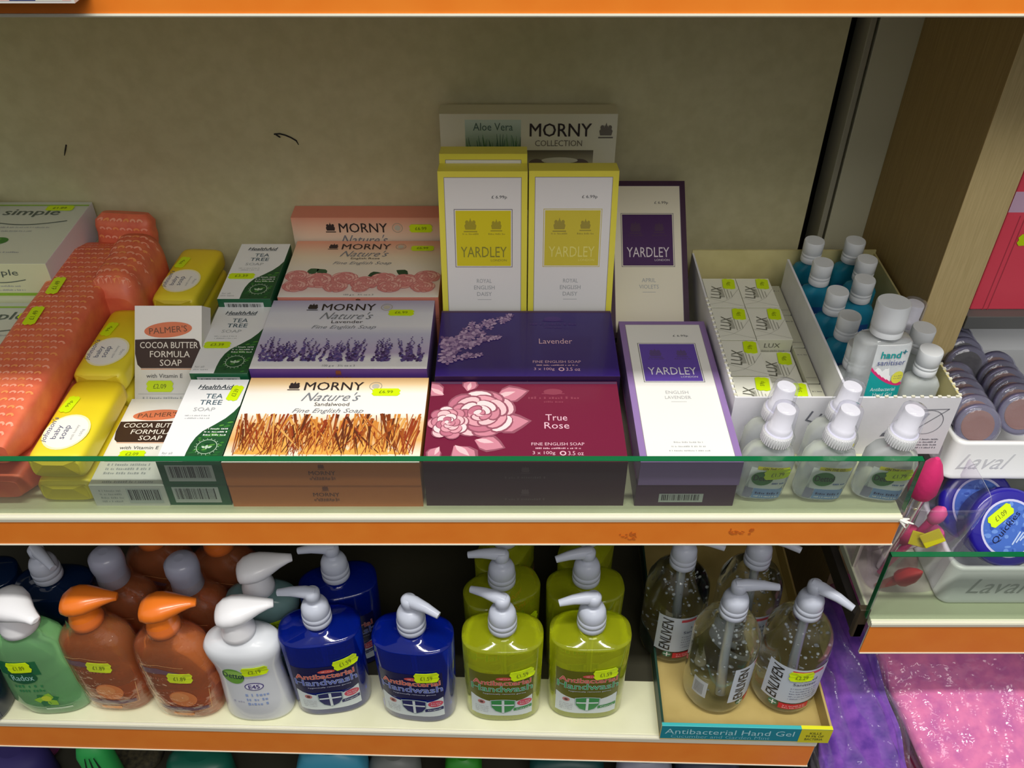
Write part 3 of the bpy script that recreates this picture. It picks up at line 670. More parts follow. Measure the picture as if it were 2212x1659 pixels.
baby('wrapped_soap', (-.4465, .143, .0360), R(-1), 'yellow wrapped baby soap in the second row, behind the front pair')
baby('wrapped_soap', (-.4460, .143, 0.001), R(0), 'yellow wrapped baby soap underneath the second-row one', sticker_=False, h=.0168)
baby('wrapped_soap', (-.4110, .295, .0300), R(-3), 'yellow wrapped baby soap alone at the back near the wall', L=.118)
baby('wrapped_soap', (-.4110, .296, 0), R(-2), 'yellow wrapped baby soap beneath the lone one at the back', sticker_=False, L=.118)

# white multipacks with a green line, far left
def simple_pack(W=.140, D=.150, H=.046, stick=None):
    pale = ramp_mat('pack_pale', [(0, (222, 224, 200)), (1, (206, 212, 202))], 0, D)
    mb = carton('x', W, D, H, M((226, 230, 196), .42), pale, M((228, 232, 190), .42), M((225, 226, 236), .4)); F = TOP(mb, H); dk = M((88, 100, 92), .42); g = M((150, 196, 60), .42)
    F.text('simple', .005, D * .80, .070, .020, dk, 4, shear=.1, bold=.012)
    pts = [(-.052 + .104 * k / 14 + .005, D * .67 - .010 * math.sin(PI * k / 14)) for k in range(15)]; F.path(pts, .0018, dk, 4)
    F.ell(-.008, D * .34, .0125, .0085, M((70, 130, 50), .42), 4, .2); leaf(F, -.014, D * .34, .010, .5, M((120, 170, 80), .42), 5)
    squig(F, .002, D * .56, .08, .0028, LG, 4, 1); squig(F, .0, D * .50, .05, .0028, LG, 4, 2); squig(F, 0, D * .17, .06, .003, LG, 4, 3)
    F.rect(-W / 2, D * .925, W / 2, D * .945, g, 3)
    G = FRONT(mb); G.text('simple', .012, H * .72, .044, .0105, dk, 4, shear=.1); pts = [(-.018 + .06 * k / 10 - .002, H * .53 - .004 * math.sin(PI * k / 10)) for k in range(11)]; G.path(pts, .0011, dk, 4)
    G.rect(-W / 2, .002, W / 2, .006, g, 3); squig(G, 0, H * .34, .06, .0024, LG, 3, 4); squig(G, .02, H * .22, .03, .0024, LG, 3, 4)
    return mb
SX = -.612
place('soap_multipack', simple_pack(), (SX, .286, .067), 'white soap multipack with a green line, topmost at the far left', 'soap pack', stickers=[(topfn(.046), .036, .132, '£1.89', 0, .036, .012)])
mbx = carton('x', .14, .15, .0665, M((220, 226, 190), .42)); place('soap_multipack', mbx, (SX, .287, 0), 'pale green soap multipack under the topmost one', 'soap pack')
place('soap_multipack', simple_pack(H=.060, D=.150), (SX + .002, .134, .0), 'white soap multipack in front of the tallest stack at the far left', 'soap pack', stickers=[(topfn(.06), .046, .122, '£1.89', 0, .030, .012)])
mbx = carton('x', .12, .120, .055, M((210, 216, 190), .42)); place('soap_multipack', mbx, (SX, .012, 0), 'pale soap pack at the far left front edge', 'soap pack')
# loose curled flap of the top pack
mb = MB(); mb.add([(-.0, 0, 0), (.012, 0, .012), (.018, .006, .022), (0, .02, 0), (.012, .02, .014), (.018, .024, .022)], [(0, 1, 4, 3), (1, 2, 5, 4)], M((226, 228, 240), .4), True)
mb.add([(0, 0, 0), (-.03, .015, .002), (-.03, .03, .012), (0, .03, .012)], [(0, 1, 2, 3)], M((226, 228, 240), .4))
tag(mb.build('plastic_wrap_scrap', None, (-.668, .405, .1145)), 'scrap of clear-white wrapping standing up on the far left pack', 'wrapper')

# ------------------------------------------------------------------ white display carton with soap bars and gel bottles
card = noise_mat('white_card', (226, 226, 232), (232, 232, 238), 40, .5, bump=.05); cin = noise_mat('raw_card', (196, 186, 130), (206, 196, 140), 40, .6, bump=.1)
def open_tray(x0, x1, y0, y1, h, hb, t=.0022, zig=0.0):
    mb = MB(); mb.box(x0, x1, y0, y1, 0.0002, .002, card)
    mb.box(x0, x1, y0, y0 + t, .002, h, card); mb.box(x0, x1, y1 - t, y1, .002, hb, cin); mb.box(x0, x0 + t, y0 + t, y1 - t, .002, h, card); mb.box(x1 - t, x1, y0 + t, y1 - t, .002, h, cin)
    if zig:
        m = M((222, 220, 200), .6)
        for (ax, ay, bx, by) in ((x0 + .14, y0 + t / 2, x1, y0 + t / 2), (x1 - t / 2, y0, x1 - t / 2, y1 - .12), (x0 + t / 2, y0, x0 + t / 2, y1 - .1)):
            n = int(math.hypot(bx - ax, by - ay) / .0085)
            for k in range(n):
                f = (k + .5) / n; x, y = ax + (bx - ax) * f, ay + (by - ay) * f; mb.box(x - .0017, x + .0017, y - .0012, y + .0012, h, h + .0016, m)
    return mb
TX0, TX1, TY0, TY1, TH = .226, .459, .0865, .415, .079
mb = open_tray(TX0, .456, TY0, .3680, TH, .083, zig=1)
F = plane(mb, (.34, TY0, 0), (1, 0, 0), (0, 0, 1), (0, -1, 0)); gk = M((110, 112, 122), .5); lk = M((176, 178, 190), .5)
F.text('LUX', -.016, .048, .040, .014, gk, 3, a=R(-20), bold=-.02)
F.text('SOAP', .006, .028, .030, .006, gk, 3)
F.poly([(.048, .030), (.078, .033), (.090, .058), (.064, .060)], lk, 2); F.line((.078, .033), (.108, .064), .0008, gk, 3); F.line((.060, .062), (.108, .064), .0008, gk, 3); F.ring(.09, .046, .016, .0166, gk, 3)
F.text('LUX', .068, .045, .012, .006, gk, 4, a=R(62)); F.poly([(.046, .026), (.078, .029), (.079, .034), (.048, .031)], gk, 3)
for k in range(4): squig(F, .098, .022 - k * .004, .022, .002, gk, 3, k)
tag(mb.build('display_carton', bevel=0), 'white open display carton with torn perforated rim, holding soap bars and gel bottles', 'carton')
mb = MB(); mb.box(.3395, .3420, .090, .345, .0025, .083, card, side=card)
G = plane(mb, (.3395, .30, .05), (0, -1, 0), (0, 0, 1), (-1, 0, 0))
tag(mb.build('card_divider'), 'white card divider between the soap bars and the blue gel bottles', 'divider')

lux_t = M((240, 240, 228), .42); lux_s = M((206, 206, 186), .45)
def lux_box():
    W, D, H = .0415, .0635, .026
    mb = carton('x', W, D, H, lux_s, lux_t, lux_s, lux_s); F = TOP(mb, H); dk = M((104, 104, 92), .45); l2 = M((180, 180, 168), .45)
    F.text('LUX', -.0085, .032, .026, .0125, dk, 4, a=R(78), bold=-.028); squig(F, -.0045, .031, .002, .02, l2, 3, 1)
    for k in range(3): F.rect(.002 + k * .0035, .018 + k * .002, .0030 + k * .0035, .042 - k * .004, l2, 3)
    F.path([(-.0205, .006), (-.005, .010), (.008, .020), (.0205, .040)], .0004, l2, 3); F.path([(-.0205, .020), (0, .010), (.0205, .002)], .0004, l2, 3)
    G = FRONT(mb); G.text('LUX', -.002, .018, .018, .0062, dk, 4, bold=-.02); squig(G, 0, .0105, .026, .0026, l2, 3, 2)
    return mb
mbL = lux_box(); proto = empty('soap_bar_box', (0, 0, 0)); tag(proto, 'x', 'soap box', 'small white soap bar boxes in the display carton'); mbL.build('carton', proto, bevel=.0005)
sticker(topfn(.026), .010, .050, '59p', R(84), .023, .015, proto, st_scale=.35)
ROWN = ['nearest the camera', 'second from the front', 'third from the front', 'at the back']
first = True
for c, X in enumerate((.2600, .3020)):
    for r in range(4):
        y = .0900 + r * .0652; z = .0262
        if c == 1: z = (.0180, .0100, .0262, .0262)[r]
        col_ = 'left-hand' if c == 0 else 'middle'
        lab = 'small white soap bar box with sticker, %s of the %s stack' % (ROWN[r], col_)
        if first: proto.location = (X, y, z); proto['label'] = lab; first = False
        else: dup(proto, (X, y, z), lab)
        q = MB(); q.box(X - .0205, X + .0205, y, y + .0630, .0022, z - .0003, lux_s)
        tag(q.build('soap_bar_box'), 'lowest soap bar box, %s of the %s stack' % (ROWN[r], col_), 'soap box', 'small white soap bar boxes in the display carton')
for r in range(4):
    mbq = MB(); mbq.box(-.0070, .0070, 0, .062, 0, .040, lux_s); F = plane(mbq, (0, 0, .040), (1, 0, 0), (0, 1, 0), (0, 0, 1)); squig(F, 0, .05, .010, .002, GREY, 2, r); F.rect(-.006, .008, .006, .0085, GREY, 2)
    tag(mbq.build('soap_bar_box', None, (.3310, .0900 + r * .0652, .0022), .0005), 'grey-shaded soap bar box on its edge beside the card divider, %s' % ROWN[r], 'soap box', 'small white soap bar boxes in the display carton')

# ------------------------------------------------------------------ bottles
def clear(c=(235, 240, 242), rough=.03, trans=1.0, ior=1.34, **k): return M(c, rough, trans, ior, **k)
capm = M((236, 240, 244), .22, trans=.15, ior=1.3); white = M((238, 238, 242), .3, coat=.2); shell = film_mat('clear_cap', (250, 250, 255), .12, .0, 5, .05)
def wrapfn(prof, ycen=0, out=1.0):
    """front of a lofted body: prof list of (z, rx, ry, p)"""
    def fn(x, z, l):
        if z <= prof[0][0]: q = prof[0]
        elif z >= prof[-1][0]: q = prof[-1]
        else:
            for a, b in zip(prof, prof[1:]):
                if a[0] <= z <= b[0]:
                    f = (z - a[0]) / max(b[0] - a[0], 1e-6); q = [i + (j - i) * f for i, j in zip(a[:4], b[:4])]; break
        t = min(abs(x) / q[1], .97)
        return Vector((x, ycen - q[2] * (1 - t ** q[3]) ** (1 / q[3]) - l - .0002, z))
    return fn

# small gel bottles with clear flip caps
def gel_bottle(liquid, h=.074, w_=.0195):
    body = clear(liquid, .04, .6, 1.3) if isinstance(liquid, tuple) else liquid
    mb = MB(); prof = [(0, w_ * .9, .011, 3), (.002, w_, .0125, 3), (h * .86, w_, .0125, 3), (h * .95, w_ * .8, .0115, 2.6), (h, .009, .009, 2), (h + .003, .009, .009, 2)]
    mb.loft(prof, body, 32); t = empty('gel_bottle', (0, 0, 0)); mb.build('bottle_body', t)
    mc = MB(); r = .0120; mc.lathe([(r * .96, h + .003), (r, h + .004), (r, h + .010), (r * .97, h + .0105), (r * .97, h + .0115), (r, h + .012), (r, h + .014), (r * .97, h + .0145), (r * .97, h + .0155), (r, h + .016), (r * 1.02, h + .030), (r * .96, h + .0315)], capm, n=28)
    mc.build('flip_cap', t)
    return t, prof
blue_gel = (60, 190, 225)
g0, prof = gel_bottle(blue_gel); F_ = None
mbl = MB(); F = Face(mbl, wrapfn(prof), .004); F.grid(-.014, .012, .014, .050, M((40, 90, 160), .4), 1, 8, 1); F.text('hand', 0, .040, .018, .007, M((220, 235, 240), .4), 4); mbl.build('body_label', g0)
spots = [('back left of the carton', .369, .348, 0), ('third from the back on the left', .366, .298, 0), ('fourth from the back on the left', .3665, .238, 0), ('fifth on the left, behind the tall clear bottle', .3660, .190, 0), ('at the back right corner', .419, .348, 0), ('second from the back on the right', .420, .305, 0), ('third from the back on the right, turned inwards', .404, .262, 0)]
for i, (lb, x, y, z) in enumerate(spots):
    lab = 'small blue gel bottle with clear cap, ' + lb; loc = (x, y, .0025)
    if i == 0: g0.location = loc; tag(g0, lab, 'gel bottle', 'blue gel bottles in the carton')
    else: dup(g0, loc, lab)
cg, prof = gel_bottle((242, 248, 248))
tag(cg, 'small clear gel bottle with domed clear cap, nearest the right rim of the carton', 'gel bottle'); cg.location = (.4290, .124, .006)
dup(cg, (.4340, .160, .008), 'small clear gel bottle with clear cap, just behind the rightmost front one')
dup(cg, (.3610, .138, .0025), 'small clear gel bottle half hidden left behind the tall labelled one')
# the tall labelled sanitiser
H2 = .106; prof = [(0, .026, .013, 4), (.002, .0275, .0145, 4), (.096, .0275, .0145, 4), (.100, .0245, .0135, 3), (.101, .012, .011, 2), (.104, .010, .010, 2)]
t = empty('sanitiser_bottle', (.3765, .117, .030), (R(-4), 0, R(2))); tag(t, 'tall clear sanitiser bottle with teal and white label, standing in the carton', 'gel bottle')
mb = MB(); mb.loft(prof, clear((246, 250, 252), .05, .72, 1.3), 44); mb.build('bottle_body', t)
mb = MB(); r = .0165; mb.lathe([(r * .95, .104), (r * .97, .110), (r * .94, .111), (r, .112), (r * .99, .118), (r * 1.0, .138), (r * .95, .1395)], capm, n=32); mb.build('flip_cap', t)
mb = MB(); F = Face(mb, wrapfn(prof), .004); teal = M((24, 160, 160), .4); F.grid(-.012, .008, .0245, .098, M((246, 248, 250), .4), 1, 10, 1)
F.grid(-.012, .010, .0245, .05, teal, 2, 10, 1, top=lambda x: .047 + .020 * ((x - .0245) / .0365) ** 2); 
for k in range(8):
    x0 = -.012 + .0365 * k / 8; x1 = x0 + .0365 / 8; f = lambda x: .047 + .020 * ((x - .0245) / .0365) ** 2
    F.poly([(x0, f(x0)), (x1, f(x1)), (x1, f(x1) + .0032), (x0, f(x0) + .0045)], M((224, 50, 120), .4), 3)
F.text('hand', .0045, .086, .020, .0080, M((30, 160, 160), .4), 4, bold=.02); F.text('+', .018, .089, .005, .005, M((30, 120, 140), .4), 4, bold=.02); F.text('sanitiser', .007, .0765, .029, .0060, M((90, 100, 150), .4), 4)
F.ell(.0175, .058, .0065, .0075, M((226, 224, 80), .4), 5); squig(F, .0175, .060, .008, .0012, GREY, 6); squig(F, .0175, .057, .008, .0012, GREY, 6)
F.text('Antibacterial', .0055, .0435, .026, .0045, M((220, 245, 245), .4), 4); F.text('Hand Gel', .0065, .037, .020, .0045, M((220, 245, 245), .4), 4)
mb.build('body_label', t)

# spray bottles
def spray_bottle(stick=True):
    prof = [(0, .019, .010, 3), (.003, .0235, .0135, 3), (.008, .0245, .0145, 3), (.052, .0255, .0150, 3), (.062, .021, .0140, 2.5), (.068, .011, .011, 2), (.072, .010, .010, 2)]
    t = empty('spray_bottle', (0, 0, 0)); mb = MB(); mb.loft(prof, clear((246, 250, 252), .08, .70, 1.25), 44); mb.build('bottle_body', t)
    mb = MB(); mb.lathe([(.0125, .0715), (.0140, .0725), (.0142, .0845), (.0135, .0858)], white, n=36)
    for k in range(36):
        a = 2 * PI * k / 36; x, y = .0142 * math.cos(a), .0142 * math.sin(a); mb.box(x - .0004, x + .0004, y - .0004, y + .0004, .073, .084, white)
    mb.build('screw_collar', t)
    mb = MB(); mb.lathe([(.0115, .0858), (.0112, .092), (.0098, .0925), (.0095, .111), (.0090, .1125)], white, n=28); n_ = mb.build('spray_nozzle', t)
    mb = MB(); mb.lathe([(.0138, .0860), (.0134, .095), (.0118, .114), (.0108, .1155), (.006, .117)], shell, n=28); mb.build('clear_cap', t)
    mb = MB(); F = Face(mb, wrapfn(prof), .004); F.grid(-.0185, .006, .0195, .0475, M((236, 242, 244), .4), 1, 10, 1)
    F.grid(-.013, .0455, .019, .0500, M((226, 220, 60), .4), 2, 8, 1); F.text('ON THE GO', .002, .0478, .020, .0034, K, 4)
    F.ell(-.0050, .0340, .0118, .0105, M((220, 235, 225), .4), 3, .06); F.ell(-.0050, .0340, .0108, .0095, M((60, 130, 60), .4), 4, .06); F.text('Dettol', -.0045, .0350, .0185, .0075, M((6, 30, 30), .4), 6, a=.06, bold=.01)
    F.grid(-.010, .006, .0195, .020, M((130, 165, 220), .4), 3, 8, 1); F.grid(-.0185, .006, -.0105, .020, M((150, 150, 180), .4), 3, 3, 1); squig(F, .0045, .014, .024, .003, M((60, 70, 120), .4), 5, 2); squig(F, .0045, .0095, .024, .002, WH, 5, 3); squig(F, .012, .028, .012, .0022, M((90, 120, 180), .4), 5, 5)
    mb.build('body_label', t); fn = wrapfn(prof)
    s = sticker(fn, .008, .0415, '£1.79', R(8), .027, .0130, t, l=12) if stick else None
    return t
sb = spray_bottle(); sb.location = (.2480, .0300, .0015); sb.rotation_euler = (0, R(5), 0)
tag(sb, 'clear spray bottle with white pump cap and sticker, leftmost at the front', 'spray bottle', 'clear spray bottles before the white carton')
dup(sb, (.3080, .0290, .0015), 'clear spray bottle without sticker, middle of the front three', skip=('price_sticker',))
dup(sb, (.3680, .0290, .0015), 'clear spray bottle with sticker, rightmost at the front', rot=(0, R(5), R(-6)))
dup(sb, (.2560, .0630, .0015), 'clear spray bottle behind the leftmost front one, close to the carton', skip=('price_sticker',))
dup(sb, (.3200, .0630, .0015), 'clear spray bottle behind the middle front one, close to the carton', skip=('price_sticker',))
dup(sb, (.4280, .2000, .0045), 'spray bottle with white pump inside the carton near its right side', skip=('price_sticker',))
# ------------------------------------------------------------------ pump bottles on the lowest shelf
def onlow(u, v, back=0.0, z=0.0):
    """stand point on the lowest shelf: front foot seen at (u, v), centre set back by `back`"""
    p = at(u, v, z=-.3828 + z); p.y += back; return p
pumpm = M((204, 210, 226), .25, trans=.15, ior=1.3)
def pump(t, z, ang, m=None, r=.0172, ln=.040, hh=.0, parent_name='pump'):
    """screw collar, dome and long spout of a dispenser pump; parts of t"""
    m = m or pumpm
    mb = MB(); mb.lathe([(r * .95, z), (r, z + .001), (r, z + .008), (r * .97, z + .0085), (r * .97, z + .0095), (r, z + .010), (r * .99, z + .016), (r * .95, z + .0165), (r * .95, z + .0175), (r * .96, z + .018), (r * .93, z + .026), (r * .80, z + .032), (r * .5, z + .035), (.006, z + .036), (.0055, z + .044)], m, n=32)
    mb.build('pump_collar', t)
    mb = MB(); mb.lathe([(.0085, z + .042), (.0092, z + .043), (.0092, z + .052), (.0070, z + .055), (.003, z + .0555)], m, n=22)
    c, s_ = math.cos(ang), math.sin(ang)
    mb.tube([(-.004 * c, -.004 * s_, z + .050), (.008 * c, .008 * s_, z + .051), (ln * .6 * c, ln * .6 * s_, z + .0505), (ln * c, ln * s_, z + .047)], [.0068, .0075, .0058, .0042], m, 14)
    mb.build('pump_head', t)
def duck(t, z, ang, m, k=1.0, neck=None):
    """rounded head with a flat bill over a tapered neck"""
    mb = MB(); mb.lathe([(.0190 * k, z), (.0200 * k, z + .001), (.0195 * k, z + .008), (.0168 * k, z + .018), (.0162 * k, z + .026), (.0150 * k, z + .030)], neck or m, n=32); mb.build('pump_collar', t)
    mb = MB(); rows = []; c, s_ = math.cos(ang), math.sin(ang)
    for tt, hw, zt, zb in ((-.021, .002, .034, .030), (-.0205, .008, .039, .027), (-.018, .0140, .044, .026), (-.010, .0188, .050, .025), (0, .0205, .0525, .025), (.010, .0190, .0525, .026), (.020, .0150, .051, .030), (.030, .0105, .049, .034), (.040, .0070, .0465, .037), (.046, .0055, .0445, .038), (.0465, .003, .0435, .039)):
        r = []; tt, hw, zt, zb = tt * k, hw * k, zt * k, zb * k
        for j in range(20):
            a = 2 * PI * j / 20; x = hw * math.cos(a); q = (zt + zb) / 2 + (zt - zb) / 2 * math.copysign(abs(math.sin(a)) ** .8, math.sin(a))
            r.append((tt * c - x * s_, tt * s_ + x * c, z + q))
        rows.append(r)
    mb.rings(rows, m); mb.build('pump_head', t)

# flat-fronted handwash bottle
HP = [(0, .041, .024, 2.7), (.0015, .0455, .0275, 2.7), (.006, .0470, .0290, 2.7), (.148, .0485, .0300, 2.7), (.1495, .0480, .0295, 2.7), (.1510, .0440, .0265, 2.6), (.1545, .030, .0200, 2.3), (.1565, .0165, .0160, 2), (.158, .0150, .0150, 2), (.162, .0150, .0150, 2)]
def handwash(kind, ang, stick, oval=True):
    lime = kind == 'lime'
    liq = M((214, 224, 40), .04, trans=.72, ior=1.2, coat=.5) if lime else M((10, 44, 176), .04, trans=.7, ior=1.25, coat=.5)
    t = empty('handwash_bottle', (0, 0, 0)); mb = MB(); mb.loft(HP, liq, 56); mb.build('bottle_body', t)
    pump(t, .162, ang)
    mb = MB(); mb.tube([(0, 0, .156), (.001, .002, .09), (.002, .004, .012)], .0035, M((150, 170, 30) if lime else (20, 70, 170), .3, trans=.3), 10); mb.build('dip_tube', t)
    mb = MB(); fn = wrapfn(HP); F = Face(mb, fn, .006)
    dark = M((88, 96, 18) if lime else (14, 14, 70), .35, trans=0); pan = M((214, 224, 226), .38); acc = M((44, 140, 70) if lime else (16, 20, 92), .4); red = M((206, 84, 78), .4)
    wm = M((64, 160, 90) if lime else (92, 104, 190), .4)
    sag = lambda x: .0585 - .012 * (1 - (x / .039) ** 2)
    F.grid(-.039, .016, .036, .05, pan, 2, 12, 3, top=sag)
    if not lime: F.grid(-.040, .0545, .037, .112, dark, 1, 12, 3, top=lambda x: .1085)
    else: F.grid(-.040, .046, .037, .112, M((110, 112, 16), .3, trans=.35), 1, 12, 3, top=lambda x: .1085)
    F.ell(.002, .0985, .0105, .0035, red, 4); squig(F, .002, .0985, .012, .002, M((236, 190, 190), .4), 5, 3)
    F.text('Antibacterial', -.001, .0895, .070, .0100, M((236, 190, 170), .4), 4, bold=.034); F.text('Antibacterial', -.001, .0895, .070, .0100, red, 5, bold=.008)
    F.text('Handwash', -.001, .0765, .074, .0125, M((190, 205, 220), .4), 4, bold=.03); F.text('Handwash', -.001, .0765, .074, .0125, wm, 5, bold=.008)
    F.text('hygienically removes germs', .002, .0655, .052, .0034, M((200, 205, 225), .4), 5)
    sh = [(-.0145, .0500), (-.007, .0515), (0, .0520), (.007, .0515), (.0145, .0500), (.014, .036), (.009, .0275), (0, .0225), (-.009, .0275), (-.014, .036)]
    F.poly([(x * 1.1, .0375 + (y - .0375) * 1.1) for x, y in sh], M((170, 190, 190), .4), 5); F.poly(sh, acc, 6); F.rect(-.0016, .0235, .0016, .0515, pan, 8); F.rect(-.0135, .0395, .0135, .0425, pan, 8)
    F.ell(-.0265, .0455, .0045, .0042, M((190, 120, 120), .4), 4); F.ell(-.0265, .0455, .0022, .0022, M((90, 40, 40), .4), 5)
    for k in range(4): squig(F, -.026, .036 - k * .004, .016, .0018, LG, 4, k)
    if oval: F.ell(.0265, .0445, .0092, .0068, M((206, 70, 96), .4), 4, .12); squig(F, .0265, .0465, .011, .0018, pan, 5, 1); squig(F, .0265, .0425, .011, .0018, pan, 5, 2)
    F.poly([(.013, .0270), (.0355, .0300), (.0355, .0365), (.013, .0335)], acc, 4); F.text('Citrus' if lime else 'Original', .0245, .0318, .016, .0038, pan, 6, a=R(7))
    mb.build('body_label', t)
    if stick: sticker(fn, stick[0], stick[1], '£1.59', stick[2], .030, .0190, t, l=14)
    return t
def put(t, u, v, back, label, cat, group=None, rz=0, z=0):
    t.location = onlow(u, v, back, z); t.rotation_euler = (0, 0, rz); return tag(t, label, cat, group)
L1 = handwash('lime', R(155), (.0235, .1065, R(12))); put(L1, 1087, 1561, .0300, 'lime green handwash pump bottle at the front, red oval on its label', 'pump bottle', 'lime handwash bottles')
L2 = handwash('lime', R(188), (.0190, .1040, R(6)), False); put(L2, 1265, 1556, .0300, 'lime green handwash pump bottle at the front, beside the dark gap, without red oval', 'pump bottle', 'lime handwash bottles')
dup(L1, L1.location + Vector((-.0015, .0655, 0)), 'lime green handwash pump bottle behind the one with the red oval', rot=(0, 0, R(22)))
dup(L2, L2.location + Vector((-.0020, .0655, 0)), 'lime green handwash pump bottle behind the right-hand front one', rot=(0, 0, R(4)))
dup(L1, L1.location + Vector((.002, .131, 0)), 'lime green handwash pump bottle third back on the left, cap just in view', rot=(0, 0, R(60)), skip=('price_sticker',))
dup(L2, L2.location + Vector((.004, .131, 0)), 'lime green handwash pump bottle third back on the right, cap just in view', rot=(0, 0, R(-120)), skip=('price_sticker',))
B1 = handwash('blue', R(168), (.0260, .1100, R(10))); put(B1, 716, 1546, .0300, 'deep blue handwash pump bottle beside the white one, spout pointing left', 'pump bottle', 'blue handwash bottles', rz=R(8))
B2 = handwash('blue', R(-22), (.0190, .1040, R(0))); put(B2, 905, 1562, .0300, 'deep blue handwash pump bottle beside the lime ones, spout pointing right', 'pump bottle', 'blue handwash bottles', rz=R(-6))
dup(B1, B1.location + Vector((.012, .0655, 0)), 'deep blue handwash pump bottle behind the one with its spout to the left', rot=(0, 0, R(14)), skip=('price_sticker',))

# white and pale green waisted bottles
DP = [(0, .037, .020, 2.4), (.002, .0415, .0245, 2.4), (.008, .0430, .0260, 2.4), (.045, .0405, .0250, 2.4), (.085, .0385, .0240, 2.4), (.110, .0405, .0250, 2.4), (.128, .0450, .0265, 2.4), (.138, .0460, .0265, 2.3), (.146, .0420, .0245, 2.2), (.152, .030, .0200, 2.1), (.156, .0195, .0180, 2), (.159, .0185, .0180, 2)]
def waisted(mat, ang, stick, lab=True):
    t = empty('soap_dispenser', (0, 0, 0)); mb = MB(); mb.loft(DP, mat, 52); mb.build('bottle_body', t); duck(t, .157, ang, white)
    fn = wrapfn(DP); mb = MB(); F = Face(mb, fn, .006)
    F.ell(-.0125, .1010, .0130, .0165, M((110, 170, 60), .4), 3, 0, 32); F.ell(-.0125, .1060, .0118, .0080, M((150, 200, 90), .4), 4); F.text('Dettol', -.0120, .1030, .025, .0115, M((30, 60, 70), .4), 6, a=-.1, bold=.012)
    F.ell(.0085, .0785, .0115, .0078, M((90, 80, 140), .4), 3, 0, 32); F.ell(.0085, .0785, .0102, .0062, M((225, 225, 238), .4), 4, 0, 32); F.text('E45', .0085, .0785, .013, .0075, M((80, 70, 130), .4), 6, bold=.02)
    for k in range(3): squig(F, .008, .061 - k * .0095, .026, .0055, M((150, 170, 215), .4), 3, k)
    squig(F, -.016, .047, .012, .004, M((180, 180, 200), .4), 3, 6)
    mb.build('body_label', t)
    if stick: sticker(fn, stick[0], stick[1], '£2.19', stick[2], .031, .0180, t, l=12)
    return t
W1 = waisted(M((222, 226, 232), .28, coat=.4), R(12), (.0150, .1120, 0)); put(W1, 558, 1562, .0270, 'white waisted liquid soap bottle with green round logo, front row', 'pump bottle')
W2 = waisted(M((150, 190, 190), .1, trans=.55, ior=1.25), R(18), (.020, .1150, R(16))); put(W2, 560, 1562, .0270, 'pale green see-through waisted bottle behind the white one', 'pump bottle'); W2.location = W1.location + Vector((.010, .062, 0))

# green bath bottle on the left edge
RP = [(0, .036, .020, 2.6), (.002, .041, .024, 2.6), (.006, .0425, .0255, 2.6), (.030, .0500, .0270, 2.8), (.060, .0475, .0270, 2.8), (.115, .0430, .0260, 2.6), (.135, .0390, .0245, 2.4), (.148, .0300, .0210, 2.1), (.154, .019, .018, 2), (.157, .0185, .018, 2)]
t = empty('soap_dispenser', (0, 0, 0)); mb = MB(); mb.loft(RP, M((150, 214, 150), .05, trans=.62, ior=1.25, coat=.5), 52); mb.build('bottle_body', t); duck(t, .155, R(-35), white, 1.12)
fn = wrapfn(RP); mb = MB(); F = Face(mb, fn, .006); dg = M((26, 92, 60), .35, trans=.1)
F.grid(-.036, .092, .012, .118, M((40, 120, 76), .3, trans=.3), 2, 8, 1); F.ell(-.012, .0875, .0175, .0125, dg, 4, 0, 32); F.text('Radox', -.012, .0875, .026, .0115, M((150, 200, 190), .4), 6, bold=.01)
squig(F, -.010, .070, .034, .006, M((50, 130, 80), .4), 4, 3); squig(F, -.010, .060, .030, .005, M((50, 130, 80), .4), 4, 5)
for k, a in enumerate((.3, 1.2, 2.2, 3.0, 4.2, 5.4)): leaf(F, .002, .038, .015, a, M((150, 200, 60) if k % 2 else (50, 120, 70), .4), 4 + k * .2, .45)
F.ell(.002, .042, .006, .006, M((196, 216, 60), .4), 6); F.rect(-.006, .0155, .026, .0195, M((200, 225, 190), .4), 3)
mb.build('body_label', t); sticker(fn, -.0095, .1085, '£1.89', R(3), .029, .0190, t, l=12)
put(t, 118, 1547, .0270, 'translucent green bath soap bottle with white cap, cut by the left edge', 'pump bottle', rz=R(4))

